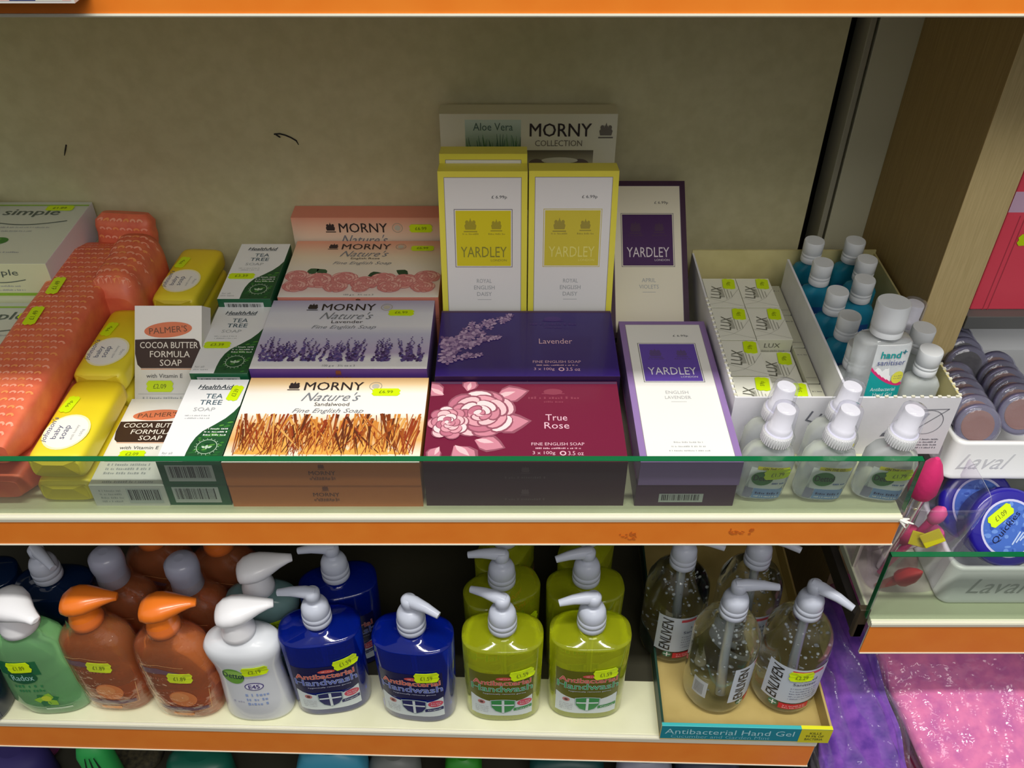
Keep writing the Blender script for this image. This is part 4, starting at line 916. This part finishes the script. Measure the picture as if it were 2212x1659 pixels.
# amber bottles in shrink film
IP = [(0, .036, .020, 2.6), (.002, .041, .025, 2.6), (.008, .0425, .0270, 2.6), (.060, .0450, .0275, 2.6), (.112, .0440, .0270, 2.6), (.132, .0415, .0260, 2.4), (.144, .0330, .0225, 2.2), (.152, .020, .0185, 2), (.158, .0185, .0180, 2)]
filmm = film_mat('shrink_film', (255, 250, 246), .02, 1.0, 60, .05)
amber = M((214, 124, 58), .05, trans=.7, ior=1.25, coat=.3); om = M((236, 122, 36), .3, coat=.3)
def amber_bottle(cap, ang, stick):
    t = empty('soap_dispenser', (0, 0, 0)); mb = MB(); mb.loft(IP, amber, 48); mb.build('bottle_body', t)
    if cap == 'orange': duck(t, .157, ang, om, .98)
    else:
        mb = MB(); mb.lathe([(.0185, .158), (.0195, .160), (.0185, .176), (.0205, .190), (.0195, .202), (.014, .208), (.006, .210)], M((168, 170, 190), .25, trans=.2), n=30); mb.build('round_cap', t)
    fn = wrapfn(IP); mb = MB(); F = Face(mb, fn, .006); gold = M((206, 150, 92), .35); vio = M((110, 78, 96), .4)
    F.path([(-.034, .112), (-.010, .118), (.020, .112)], .0010, gold, 3); F.path([(-.034, .112), (-.033, .060), (-.024, .026), (-.006, .020)], .0016, gold, 3); F.path([(-.006, .020), (.034, .020), (.038, .060)], .0008, gold, 3)
    F.poly([(-.032, .109), (-.012, .112), (.014, .103), (.010, .098), (-.010, .101), (-.031, .099)], vio, 4)
    squig(F, -.006, .0905, .040, .005, M((170, 96, 60), .4), 4, 2)
    F.ell(.006, .048, .0165, .0170, M((216, 128, 64), .4), 4, 0, 32); F.ell(.003, .052, .011, .010, M((226, 150, 86), .4), 5)
    F.poly([(-.030, .0300), (-.012, .0270), (.032, .0285), (.032, .0220), (-.012, .0200), (-.026, .0220)], vio, 5); F.rect(-.014, .010, .012, .0155, M((226, 140, 50), .4), 3)
    mb.build('body_label', t)
    if stick: sticker(fn, stick[0], stick[1], '£1.89', stick[2], .030, .0190, t, l=10)
    mb = MB(); rnd = random.Random(4); P2 = [(z + (.0004 if z == 0 else 0), rx + .0016, ry + .0016, p) for z, rx, ry, p in IP[:-1]] + [(.163, .0225, .0225, 2), (.176, .0205, .0205, 2)]
    P2 = [(max(z, .0006),) + q for z, *q in [(a[0], *a[1:]) for a in P2] for q in [tuple(q)]]
    mb.loft(P2, filmm, 48, cap0=False, cap1=False); mb.build('shrink_film', t)
    return t
A1 = amber_bottle('orange', R(8), (.0080, .1010, R(-6))); put(A1, 252, 1541, .0290, 'amber liquid soap bottle with orange cap in shrink film, nearer the green bottle', 'pump bottle', 'amber bottles in shrink film', rz=R(-3))
A2 = amber_bottle('orange', R(10), (.0120, .0930, R(-6))); put(A2, 407, 1556, .0290, 'amber liquid soap bottle with orange cap in shrink film, nearer the white bottle', 'pump bottle', 'amber bottles in shrink film', rz=R(-3))
A3 = amber_bottle('clear', 0, None); tag(A3, 'amber bottle with round clear cap behind the orange-capped one near the green bottle', 'pump bottle', 'amber bottles in shrink film'); A3.location = A1.location + Vector((.012, .0600, 0))
dup(A3, A2.location + Vector((.012, .0600, 0)), 'amber bottle with round clear cap behind the orange-capped one near the white bottle')
dup(A1, A1.location + Vector((.040, .1230, 0)), 'amber bottle with orange cap third from the front, left, mostly in the dark', skip=('price_sticker',))
dup(A2, A2.location + Vector((.034, .1230, 0)), 'amber bottle with orange cap third from the front, right, mostly in the dark', skip=('price_sticker',))

# dark bottles in the back left corner
t = empty('handwash_bottle', (0, 0, 0)); mb = MB(); mb.loft(HP, M((10, 34, 70), .08, trans=.3, ior=1.3, coat=.4), 48); mb.build('bottle_body', t); pump(t, .162, R(-40)); 
t.location = low(-.575, .100, .0002); tag(t, 'dark blue pump bottle in the shadow behind the green bottle', 'pump bottle')
dup(t, low(-.675, .105, .0002), 'dark blue pump bottle at the far left behind, cap cut by the photo edge', rot=(0, 0, R(20)))
dup(t, low(-.672, .035, .0002), 'dark blue pump bottle at the left edge beside the green bottle', rot=(0, 0, R(100)))

# shallow printed tray with clear gel bottles
def lowbox(u0, u1): pass
ty = -.0050
t = empty('display_tray', low(.288, ty, .0003), (0, 0, RZ)); tag(t, 'shallow cardboard tray with teal and yellow printed front lip', 'tray')
mb = MB(); raw = noise_mat('tray_card', (180, 158, 92), (190, 168, 102), 30, .6); tealp = M((22, 132, 150), .4); tealt = M((60, 176, 180), .4); yp = M((214, 206, 30), .4); dgr = M((30, 62, 50), .45)
W2_, D2, h2 = .104, .40, .031
mb.box(-W2_, W2_, 0, D2, 0, .0018, raw); mb.box(-W2_, W2_, 0, .005, .0018, h2, raw, front=tealp, top=tealt); mb.box(-W2_, -W2_ + .003, .005, D2, .0018, h2, dgr); mb.box(W2_ - .003, W2_, .005, D2, .0018, h2, raw); mb.box(-W2_ + .003, W2_ - .003, D2 - .003, D2, .0018, h2, raw)
mb.build('tray_body', t, bevel=.0006)
mb = MB(); F = FRONT(mb); F.text('Antibacterial Hand Gel', -.020, .0195, .158, .0115, M((170, 216, 226), .4), 3); F.text('Cucumber and Garden Mint', -.030, .0085, .122, .0075, M((120, 190, 205), .4), 3)
F.rect(.066, .0005, W2_, h2 - .0003, yp, 2); 
for k in range(3): F.text(('KILLS', '99.9% OF', 'BACTERIA')[k], .0845, .0225 - k * .0068, .022 if k else .014, .0048, M((90, 96, 30), .4), 4, bold=.01)
mb.add([(.066, 0, h2 + .0002), (W2_, 0, h2 + .0002), (W2_, .005, h2 + .0002), (.066, .005, h2 + .0002)], [(0, 1, 2, 3)], M((226, 226, 40), .4)); mb.build('printed_lip', t)
EP = [(0, .030, .030, 2), (.002, .0360, .0360, 2), (.010, .0400, .0400, 2), (.020, .0408, .0408, 2), (.112, .0408, .0408, 2), (.128, .0392, .0392, 2), (.142, .0330, .0330, 2), (.152, .0240, .0240, 2), (.158, .0155, .0155, 2), (.163, .0150, .0150, 2)]
gelclear = M((215, 222, 222), .02, trans=1.0, ior=1.18, coat=.8)
def hand_gel(pang, lab_rot, stick):
    t = empty('hand_gel_bottle', (0, 0, 0)); mb = MB(); mb.loft(EP, gelclear, 56); mb.build('bottle_body', t); pump(t, .163, pang, r=.0165, ln=.046)
    mb = MB(); mb.tube([(0, 0, .158), (.002, -.002, .09), (.006, -.004, .014)], .0045, M((206, 212, 216), .3, trans=.4), 10); mb.build('dip_tube', t)
    mb = MB(); rnd = random.Random(6)
    for k in range(110):
        a = rnd.uniform(0, 2 * PI); r = .036 * math.sqrt(rnd.random()); z = rnd.uniform(.03, .145); r *= 1 if z < .12 else .6; q = rnd.uniform(.0006, .0020)
        mb.lathe([(q * .1, z - q), (q * .8, z - q * .6), (q, z), (q * .8, z + q * .6), (q * .1, z + q)], M((228, 232, 235), .05, trans=.5, ior=1.5), r * math.cos(a), r * math.sin(a), 7)
    tag(mb.build('gel_bubbles', t), kind='stuff')
    mb = MB(); ca, sa = math.cos(lab_rot), math.sin(lab_rot)
    def fn(x, z, l):
        a = x / .0410 - PI / 2 + lab_rot; r = .0411 + l; return Vector((r * math.cos(a), r * math.sin(a), z))
    F = Face(mb, fn, .006); pan = M((196, 204, 216), .38); N = 14
    F.grid(-.040, .032, .040, .1, pan, 1, N, 3, top=lambda x: .104)
    F.text('ENLIVEN', -.0265, .068, .062, .0140, M((28, 26, 32), .4), 5, a=R(90), shear=.15, bold=.014)
    F.grid(-.010, .0955, .030, .1005, M((206, 70, 84), .4), 3, 6, 1); F.text('Hand', .014, .082, .020, .0055, M((70, 74, 100), .4), 4); F.text('Sanitizer', .010, .0735, .030, .0055, M((70, 74, 100), .4), 4)
    for k in range(5): squig(F, .012, .064 - k * .0055, .036, .002, M((120, 124, 150), .4), 4, k)
    F.grid(-.014, .0185, .024, .0300, M((206, 36, 52), .4), 2, 6, 1); squig(F, .005, .026, .028, .0022, M((240, 200, 200), .4), 4, 1); squig(F, .005, .022, .028, .0022, M((240, 200, 200), .4), 4, 2)
    F.ell(-.0215, .0265, .0058, .0058, M((60, 120, 90), .4), 3); F.rect(-.0222, .022, -.0208, .031, WH, 5); F.rect(-.026, .0258, -.017, .0272, WH, 5)
    if lab_rot > .5: F.grid(-.088, .034, -.068, .066, M((190, 195, 200), .4), 1, 4, 1); [F.rect(-.085 + .0016 * k, .038, -.0844 + .0016 * k, .060, GREY, 3) for k in range(8)]
    mb.build('body_label', t)
    if stick: sticker(fn, .002, .0905, '£2.29', R(4), .030, .0180, t, l=12)
    return t
TZ = .0025
E1 = hand_gel(R(0), R(64), None); put(E1, 1552, 1549, .0410, 'clear hand gel pump bottle turned so its label faces right, front left in the tray', 'pump bottle', 'clear gel bottles in the tray', z=TZ)
E2 = hand_gel(R(-32), R(4), (.004, 0, 0)); put(E2, 1702, 1549, .0410, 'clear hand gel pump bottle with facing label and sticker, front right in the tray', 'pump bottle', 'clear gel bottles in the tray', z=TZ, rz=R(-8))
dup(E2, Vector((.2130, .1160, -.3803)), 'clear hand gel pump bottle with facing label, back left in the tray', rot=(0, 0, R(200 - 188)), skip=('price_sticker',))
dup(E2, Vector((.3060, .1180, -.3803)), 'clear hand gel pump bottle behind the other three, back right in the tray', rot=(0, 0, R(4)), skip=('price_sticker',))
# ------------------------------------------------------------------ right bay
# grey shelf high up with red packs
mb = MB(); mb.box(.514, 1.2, .222, WY, .066, .083, M((120, 122, 118), .5), front=M((104, 106, 106), .4)); tag(mb.build('shelf', bevel=.001), 'grey shelf of the right bay carrying the red packs', 'shelf')
redm = ramp_mat('pack_red', [(0, (226, 66, 84)), (1, (232, 72, 92))], 0, 1)
def red_pack(x, w_, y, d, h, c, lab, st_=False):
    mb = MB(); mb.box(-w_ / 2, w_ / 2, 0, d, 0, h, M(c, .4)); F = FRONT(mb); F.rect(-w_ / 2, h * .62, w_ / 2, h * .74, M((226, 190, 220), .4), 1); 
    for k in (-.3, -.22): F.rect(w_ * k, 0, w_ * k + .0012, h * .6, M([int(q * .8) for q in c], .4), 1)
    squig(F, 0, h * .68, w_ * .6, .006, M((200, 150, 200), .4), 2)
    if st_: 
        t = empty('hair_colour_pack', (x, y, .0833)); tag(t, lab, 'pack'); mb.build('carton', t, bevel=.0015); sticker(lambda a, b, l: Vector((a, -l, b)), w_ * .05, h * .46, '£2.49', R(4), .034, .014, t)
    else: tag(mb.build('hair_colour_pack', None, (x, y, .0833), .0015), lab, 'pack')
red_pack(.556, .070, .236, .15, .20, (250, 84, 106), 'red pack with pink band and sticker, nearest the wooden side panel', True)
red_pack(.648, .080, .236, .15, .19, (196, 110, 30), 'orange-brown pack beside the red one on the grey shelf')
# make-up display: raised block, white tray, round compacts
mb = MB(); mb.box(.520, 1.1, .135, .40, -.1748, -.052, M((96, 100, 90), .4)); tag(mb.build('display_plinth', bevel=.002), 'grey-green block raising the upper white make-up tray', 'plinth')
def white_tray(name, x0, x1, y0, y1, z0, h, label, text, tx, tw, ink, rr=.012):
    t = empty(name, ((x0 + x1) / 2, y0, z0)); tag(t, label, 'tray'); W = (x1 - x0) / 2; D = y1 - y0; mb = MB()
    def rr_ring(w_, d0, d1, r, z):
        pts = []
        for cx, cy, a0 in ((w_ - r, d1 - r, 0), (-w_ + r, d1 - r, 90), (-w_ + r, d0 + r, 180), (w_ - r, d0 + r, 270)):
            for k in range(7): a = R(a0 + 15 * k); pts.append((cx + r * math.cos(a), cy + r * math.sin(a), z))
        return pts
    wt = M((236, 238, 240), .25, coat=.4)
    mb.rings([rr_ring(W, 0, D, rr, 0), rr_ring(W + .002, -.002, D + .002, rr, .004), rr_ring(W, 0, D, rr, .006), rr_ring(W, 0, D, rr, h - .003), rr_ring(W - .001, .001, D - .001, rr, h), rr_ring(W - .005, .005, D - .005, rr, h), rr_ring(W - .006, .006, D - .006, rr, .006)], wt); mb.build('tray_body', t)
    mb = MB(); F = FRONT(mb); F.text(text, tx, h * .5, tw, h * .42, ink, 2, shear=.35, bold=-.012); mb.build('raised_lettering', t); return t
ut = white_tray('make_up_tray', .4800, .86, .100, .335, -.0515, .054, 'upper white make-up tray holding round compacts, script name on its front', 'Laval', -.150, .052, M((234, 236, 240), .3))
lt = white_tray('make_up_tray', .4860, .86, .024, .130, -.1748, .060, 'lower white make-up tray behind the small glass, holding blue tubs', 'Laval', -.128, .060, M((176, 180, 186), .35))
sticker(lambda a, b, l: Vector((a, -.0006 - l, b)), -.0825, .036, '£', 0, .022, .020, lt, st_scale=.25)
compm = film_mat('compact_lid', (238, 238, 250), .10, .2, 120, .04)
def compact(col):
    t = empty('powder_compact', (0, 0, 0)); mb = MB()
    mb.lathe([(.020, 0), (.0235, .001), (.0245, .004), (.024, .0065), (.0215, .007)], M((120, 114, 150), .08, trans=.55, coat=.8), n=32); mb.build('compact_base', t)
    mb = MB(); mb.lathe([(.0180, .0068), (.0175, .0078)], M(col, .8, bump=.4), n=28); mb.build('pressed_powder', t)
    mb = MB(); mb.lathe([(.0243, .0072), (.0240, .0100), (.0215, .0118), (.012, .0122)], compm, n=32); mb.build('clear_lid', t)
    return t
pc = compact((140, 92, 76)); first = True; pd = compact((34, 28, 34)); firstd = True
lay = [('front', pc, .5075, .1250, .0085, 6), ('dark', pd, .5265, .2150, .0200, 7), ('right', pc, .5600, .1400, .0120, 6)]
words_ = {'front': 'in the front left row', 'dark': 'in the dark back row', 'right': 'in the row at the photo edge'}
ordn = ['frontmost', 'second', 'third', 'fourth', 'fifth', 'sixth', 'seventh']
used = set()
for nm, pr, x, y, z, n in lay:
    for k in range(n):
        loc = (x, y + k * .0145, z + .0015 * (k % 2)); rot = (R(66), 0, R(-4 + 3 * (k % 3))); lab = 'round clear powder compact, %s %s' % (ordn[k], words_[nm])
        if id(pr) not in used: pr.location = loc; pr.rotation_euler = rot; tag(pr, lab, 'compact', 'powder compacts in the upper tray'); used.add(id(pr))
        else: dup(pr, loc, lab, rot, 'powder compacts in the upper tray')
# blue pad tubs
def tub(loc, rot, label, stick):
    t = empty('cleansing_pad_tub', loc, rot); tag(t, label, 'tub'); mb = MB(); bl = M((36, 26, 150), .28, coat=.4)
    mb.lathe([(.036, 0), (.040, .002), (.040, .020), (.044, .021), (.044, .033), (.0405, .0355), (.033, .036)], bl, n=44); mb.build('tub_body', t)
    mb = MB(); F = TOP(mb, .036); F.ell(0, 0, .0325, .0325, M((206, 206, 240), .4), 1, 0, 40); F.ell(0, 0, .0300, .0300, M((70, 110, 200), .4), 2, 0, 40); rnd = random.Random(3)
    for k in range(60):
        a = rnd.uniform(0, 6.28); r = .027 * math.sqrt(rnd.random()); F.ell(r * math.cos(a), r * math.sin(a), rnd.uniform(.001, .004), rnd.uniform(.001, .003), M(rnd.choice([(50, 86, 180), (110, 150, 226), (84, 124, 210)]), .4), 3 + k * .02, 0, 8)
    F.text('Quickies', -.004, .001, .044, .0085, M((20, 24, 70), .4), 6, a=R(48), bold=-.004)
    for k in range(4): squig2 = [F.line((.002 + k * .0045, -.018 + k * .002), (.012 + k * .0035, -.004 - k * .001), .0016, M((190, 210, 245), .4), 6)]
    mb.build('lid_label', t)
    if stick: sticker(topfn(.036), -.010, .015, '£1.09', R(36), .032, .014, t)
    return t
tub((.5450, .0820, -.1040), (R(52), 0, R(4)), 'front blue cleansing pad tub tilted up, price sticker on its lid', True)
tb = tub((.5310, .1240, -.1130), (R(52), 0, R(6)), 'rear blue cleansing pad tub half hidden behind the front one', False)

# clear cup of brushes
cupm = film_mat('clear_cup', (245, 240, 248), .06, .15, 30, .04)
t = empty('brush_cup', (.4520, .0720, -.1748)); tag(t, 'clear plastic cup crammed with pink make-up brushes, beside the small shelf end', 'cup')
mb = MB(); mb.loft([(.0004, .042, .034, 4), (.002, .043, .035, 4), (.152, .050, .0485, 4)], cupm, 44, cap1=False); mb.build('cup_wall', t)
mb = MB(); mb.loft([(.152, .050, .0485, 4), (.153, .0512, .0497, 4), (.1545, .0512, .0497, 4), (.155, .050, .0485, 4)], cupm, 44, cap0=False, cap1=False); mb.build('cup_rim', t)
pinkm = M((222, 52, 118), .5, bump=.3); pink2 = M((226, 92, 150), .45); hcl = M((220, 214, 220), .1, trans=.7, ior=1.3)
def brush(p, q, label, tip, col, handle=hcl, rr=.010, lr=.36):
    p, q = Vector(p), Vector(q); t = empty('make_up_brush', p); tag(t, label, 'make-up brush'); d = q - p
    mb = MB(); a = d * (1 - lr); mb.tube([d * 0, a * .3, a * .95, a], [rr * .35, rr * .45, rr * .55, rr * .6], handle, 14); mb.build('handle', t)
    mb = MB()
    if tip == 'taper': mb.tube([a, a + d * lr * .15, a + d * lr * .55, a + d * lr * .85, d], [rr * .85, rr, rr * .9, rr * .5, rr * .15], col, 18)
    else: mb.tube([a, a + d * lr * .2, a + d * lr * .5, a + d * lr * .8, d], [rr * .4, rr * .85, rr, rr * .85, rr * .3], col, 18)
    mb.build('brush_head', t); return t
brush((.436, .074, -.172), (.4330, .0500, .0290), 'tall make-up brush with a tapered bright pink head, standing highest', 'taper', pinkm, rr=.0155, lr=.28)
brush((.4290, .0620, -.168), at(2040, 1098, Y=.050), 'thin pink brush with a flat oval applicator tip leaning right', 'oval', pink2, M((206, 56, 120), .4), rr=.0085, lr=.20)
brush(at(1890, 1312, z=-.172) + Vector((.012, .030, 0)), at(1992, 1235, z=-.120), 'short red lip pencil lying slanted low behind the small glass', 'taper', M((196, 52, 56), .45), M((190, 60, 60), .4), rr=.010, lr=.5)
brush((.4500, .094, -.170), (.4755, .0560, -.0900), 'pink sponge brush with a round head in the middle of the cup', 'oval', pink2, rr=.012, lr=.35)
brush((.4300, .100, -.170), (.4480, .0560, -.0900), 'deep pink sponge brush with a round head left of the other one', 'oval', M((206, 60, 110), .5), rr=.012, lr=.35)
tt = brush((.4250, .102, -.170), (.4130, .0640, -.0720), 'beige make-up brush with yellow label at the left of the cup', 'oval', M((206, 190, 170), .5), rr=.010, lr=.3)
for (u, v, Y, a) in ((2014, 1163, .030, R(-35)), (1985, 1165, .036, R(20))):
    p = at(u, v, Y=Y); mb = MB(); F = plane(mb, (0, 0, 0), (math.cos(a), 0, math.sin(a)), (-math.sin(a) * .9, .3, math.cos(a) * .9), (0, -1, 0))
    mb.box(-.011, .011, -.0008, .0008, -.008, .008, M((196, 190, 20), .5))
    tag(mb.build('price_tag', None, p, .0008, (R(-30), a, 0)), 'yellow price tag tied among the brushes, %s' % ('larger one towards the right' if u > 2000 else 'smaller one to the left'), 'price tag')
# metal edge and clear end plate at the left end of the small shelf
mb = MB(); mb.box(.4040, .4055, .012, .23, -.1745, -.100, cupm); tag(mb.build('end_panel'), 'clear end panel closing the left side of the small shelf', 'panel')
mb = MB(); mb.box(.4030, .4070, .075, .082, -.1745, -.1000, M((214, 210, 190), .35)); tag(mb.build('clip'), 'cream plastic clip on the end panel of the small shelf', 'clip')
mb = MB(); mb.box(.390, .402, .006, .014, -.215, -.165, M((60, 50, 34), .5)); mb.box(.392, .402, .006, .23, -.215, -.19, M((34, 30, 26), .5)); tag(mb.build('shelf_bracket', bevel=.001), 'dark metal bracket under the left end of the small shelf', 'bracket')

# ------------------------------------------------------------------ bagged bath puffs, bottom right
def drape(secs, mat, name, parent, n=56, folds=0.0, seed=0, nf=5, jit=0.0):
    """hanging soft pack: secs of (centre, across vector, thickness vector)"""
    rows = []; rnd = random.Random(seed)
    for i, (c, a, b) in enumerate(secs):
        c, a, b = Vector(c), Vector(a), Vector(b); r = []
        for j in range(n):
            th = 2 * PI * j / n; ct, st_ = math.cos(th), math.sin(th)
            k = 1 + folds * math.sin(nf * th + i * .5)
            r.append(Vector((rnd.gauss(0, jit), rnd.gauss(0, jit), rnd.gauss(0, jit))) + c + a * math.copysign(abs(ct) ** .7, ct) * (1 + folds * .2 * math.sin(i * 1.3)) + b * math.copysign(abs(st_) ** .7, st_) * k)
        rows.append(r)
    mb = MB(); mb.rings(rows, mat); o = mb.build(name, parent)
    s = o.modifiers.new('sub', 'SUBSURF'); s.levels = 1; s.render_levels = 1
    return o
bag = film_mat('puff_bag', (250, 246, 255), .04, 1.0, 30, .10, .012)
fluffy = lambda n_, a, b: noise_mat(n_, a, b, 55, .95, bump=1.0, detail=8)
pk_ = fluffy('pink_fleece', (206, 104, 164), (240, 132, 176)); pu = fluffy('purple_fleece', (92, 52, 150), (130, 78, 176)); rd = fluffy('rose_fleece', (170, 44, 90), (200, 60, 104))
def pack(name, label, cat, secs, mat, grow=.007, folds=0.03, seed=0, nf=5):
    t = empty(name, (0, 0, 0)); tag(t, label, cat); drape(secs, mat, 'fleece', t, folds=folds, seed=seed, nf=nf)
    s2 = [(Vector(c), Vector(a) * (1 + grow / Vector(a).length), Vector(b) * (1 + grow / Vector(b).length)) for c, a, b in secs]
    drape(s2, bag, 'clear_bag', t, folds=folds * 1.6, seed=seed + 1, nf=nf + 2, jit=.0028); return t
def along(pa, pb, a0, a1, th, n=18, bulge=.015):
    out = []
    for i in range(n):
        f = i / (n - 1); e = min(1, .35 + 4 * min(f, 1 - f)); out.append((Vector(pa).lerp(Vector(pb), f) + Vector((0, -bulge * math.sin(PI * f), bulge * .6 * math.sin(PI * f))), Vector(a0).lerp(Vector(a1), f) * (.85 + .15 * e), Vector(th) * e))
    return out
pack('fleece_pack', 'large pink fleece bath pack in a shiny clear bag, lower right corner', 'bath pack', along((.531, .180, -.330), (.682, -.130, -.470), (.085, 0, 0), (.130, 0, 0), (0, .012, .026)), pk_, seed=1)
pack('fleece_pack', 'dark purple pleated fleece bath pack in clear wrapping, right beside the shelf end', 'bath pack', along((.425, .150, -.340), (.458, -.080, -.490), (.030, 0, .01), (.058, 0, .012), (0, .018, .032), bulge=.02), pu, folds=.30, seed=3, nf=9)
pack('fleece_pack', 'purple fleece bath pack hanging lowest, its corner turned to the left', 'bath pack', along((.432, .000, -.530), (.410, -.110, -.600), (.045, 0, .01), (.055, .0, .02), (0, .020, .02)), pu, folds=.08, seed=5)
pack('fleece_pack', 'dark rose fleece bath pack squeezed between the purple and pink ones', 'bath pack', along((.474, .190, -.370), (.535, -.060, -.520), (.026, 0, 0), (.036, 0, 0), (0, .024, .028)), rd, folds=.06, seed=7)
pack('fleece_pack', 'lilac fleece bath pack at the right edge under the small shelf', 'bath pack', along((.74, .27, -.300), (.80, .10, -.48), (.05, 0, 0), (.05, 0, 0), (0, .02, .03)), fluffy('lilac_fleece', (110, 96, 170), (140, 120, 190)), seed=9)

# ------------------------------------------------------------------ goods on the shelf below, just in view
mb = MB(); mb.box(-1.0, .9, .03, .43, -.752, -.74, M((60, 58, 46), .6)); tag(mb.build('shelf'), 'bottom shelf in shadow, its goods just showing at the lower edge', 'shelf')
def blob(name, label, cat, u, v, Y, rx, ry, rz_, mat, p=2.4, extra=None):
    q = at(u, v, Y=Y); zt = q.z; z0 = -.7398; mb = MB(); hgt = zt - z0
    mb.loft([(0, rx * .9, ry * .9, p), (.004, rx, ry, p), (hgt * .8, rx, ry, p), (hgt * .95, rx * .8, ry * .8, 2.2), (hgt, rx * .35, ry * .35, 2)], mat, 32)
    if extra: extra(mb, hgt, rx, ry)
    return tag(mb.build(name, None, (q.x, q.y, z0)), label, cat)
def mesh_lines(mb, h, rx, ry):
    fn = wrapfn([(0, rx, ry, 2.4), (h, rx, ry, 2.4)]); F = Face(mb, fn); m = M((120, 116, 190), .5)
    for k in range(16): F.line((-rx * .95 + k * rx * .12, h * .80), (-rx * .95 + k * rx * .12, h * .3), .001, m, 2)
    for k in range(12): F.line((-rx * .9, h * .8 - k * .006), (rx * .9, h * .8 - k * .006), .001, m, 2)
blob('bath_sponge', 'violet netted bath sponge at the lower left corner', 'sponge', 20, 1622, .10, .050, .035, 0, M((62, 52, 120), .6), extra=mesh_lines)
blob('bath_sponge', 'magenta bath sponge beside the violet one at the bottom edge', 'sponge', 105, 1622, .16, .030, .03, 0, M((120, 30, 90), .6))
def stripes(mb, h, rx, ry):
    fn = wrapfn([(0, rx, ry, 2.4), (h, rx, ry, 2.4)]); F = Face(mb, fn)
    for k in range(3): F.poly([(rx * (-.5 + .45 * k), h * .60), (rx * (-.35 + .45 * k), h * .60), (rx * (-.05 + .25 * k), h * .93), (rx * (-.1 + .25 * k), h * .93)], M((20, 50, 34), .5), 2)
blob('plastic_bottle', 'green striped pointed bottle showing at the bottom edge', 'bottle', 192, 1605, .09, .026, .02, 0, M((60, 190, 96), .4), extra=stripes)
blob('bath_sponge', 'brownish net sponge at the bottom edge beside the green bottle', 'sponge', 290, 1620, .14, .045, .035, 0, noise_mat('brown_net', (44, 40, 28), (84, 76, 52), 120, .8, bump=.8))
blob('plastic_bottle', 'teal round-topped bottle showing at the bottom edge', 'bottle', 425, 1632, .10, .050, .03, 0, M((30, 110, 90), .35))
def bluepk(mb, h, rx, ry):
    fn = wrapfn([(0, rx, ry, 5), (h, rx, ry, 5)]); F = Face(mb, fn); F.grid(-rx * .5, h * .72, rx * .55, h * .80, M((176, 84, 96), .4), 2, 6, 1); squig(F, 0, h * .76, rx * .9, .008, M((120, 40, 60), .4), 4, 2)
    F.poly([(rx * .15, h * .56), (rx * .75, h * .56), (rx * .8, h * .64), (rx * .15, h * .64)], STK, 5)
blob('wipes_pack', 'light blue pack with red lettering and price sticker at the bottom edge', 'pack', 712, 1622, .07, .052, .022, 0, M((70, 160, 190), .35), 5, bluepk)
blob('plastic_bottle', 'grey bottle beside the light blue pack at the bottom edge', 'bottle', 850, 1632, .08, .040, .025, 0, M((120, 124, 120), .4))
blob('plastic_bottle', 'bright green bottle at the bottom edge below the lime handwash', 'bottle', 1000, 1634, .08, .028, .02, 0, M((50, 150, 40), .4), 4)
blob('plastic_bottle', 'dark teal wide bottle at the bottom edge', 'bottle', 1225, 1636, .10, .058, .02, 0, M((26, 78, 76), .4), 5)
blob('plastic_bottle', 'light grey printed bottle at the bottom edge below the tray', 'bottle', 1395, 1640, .08, .042, .02, 0, M((150, 152, 170), .4), 4)
blob('plastic_bottle', 'dark grey bottle at the bottom edge right of the printed one', 'bottle', 1530, 1644, .10, .05, .02, 0, M((70, 76, 96), .4), 4)
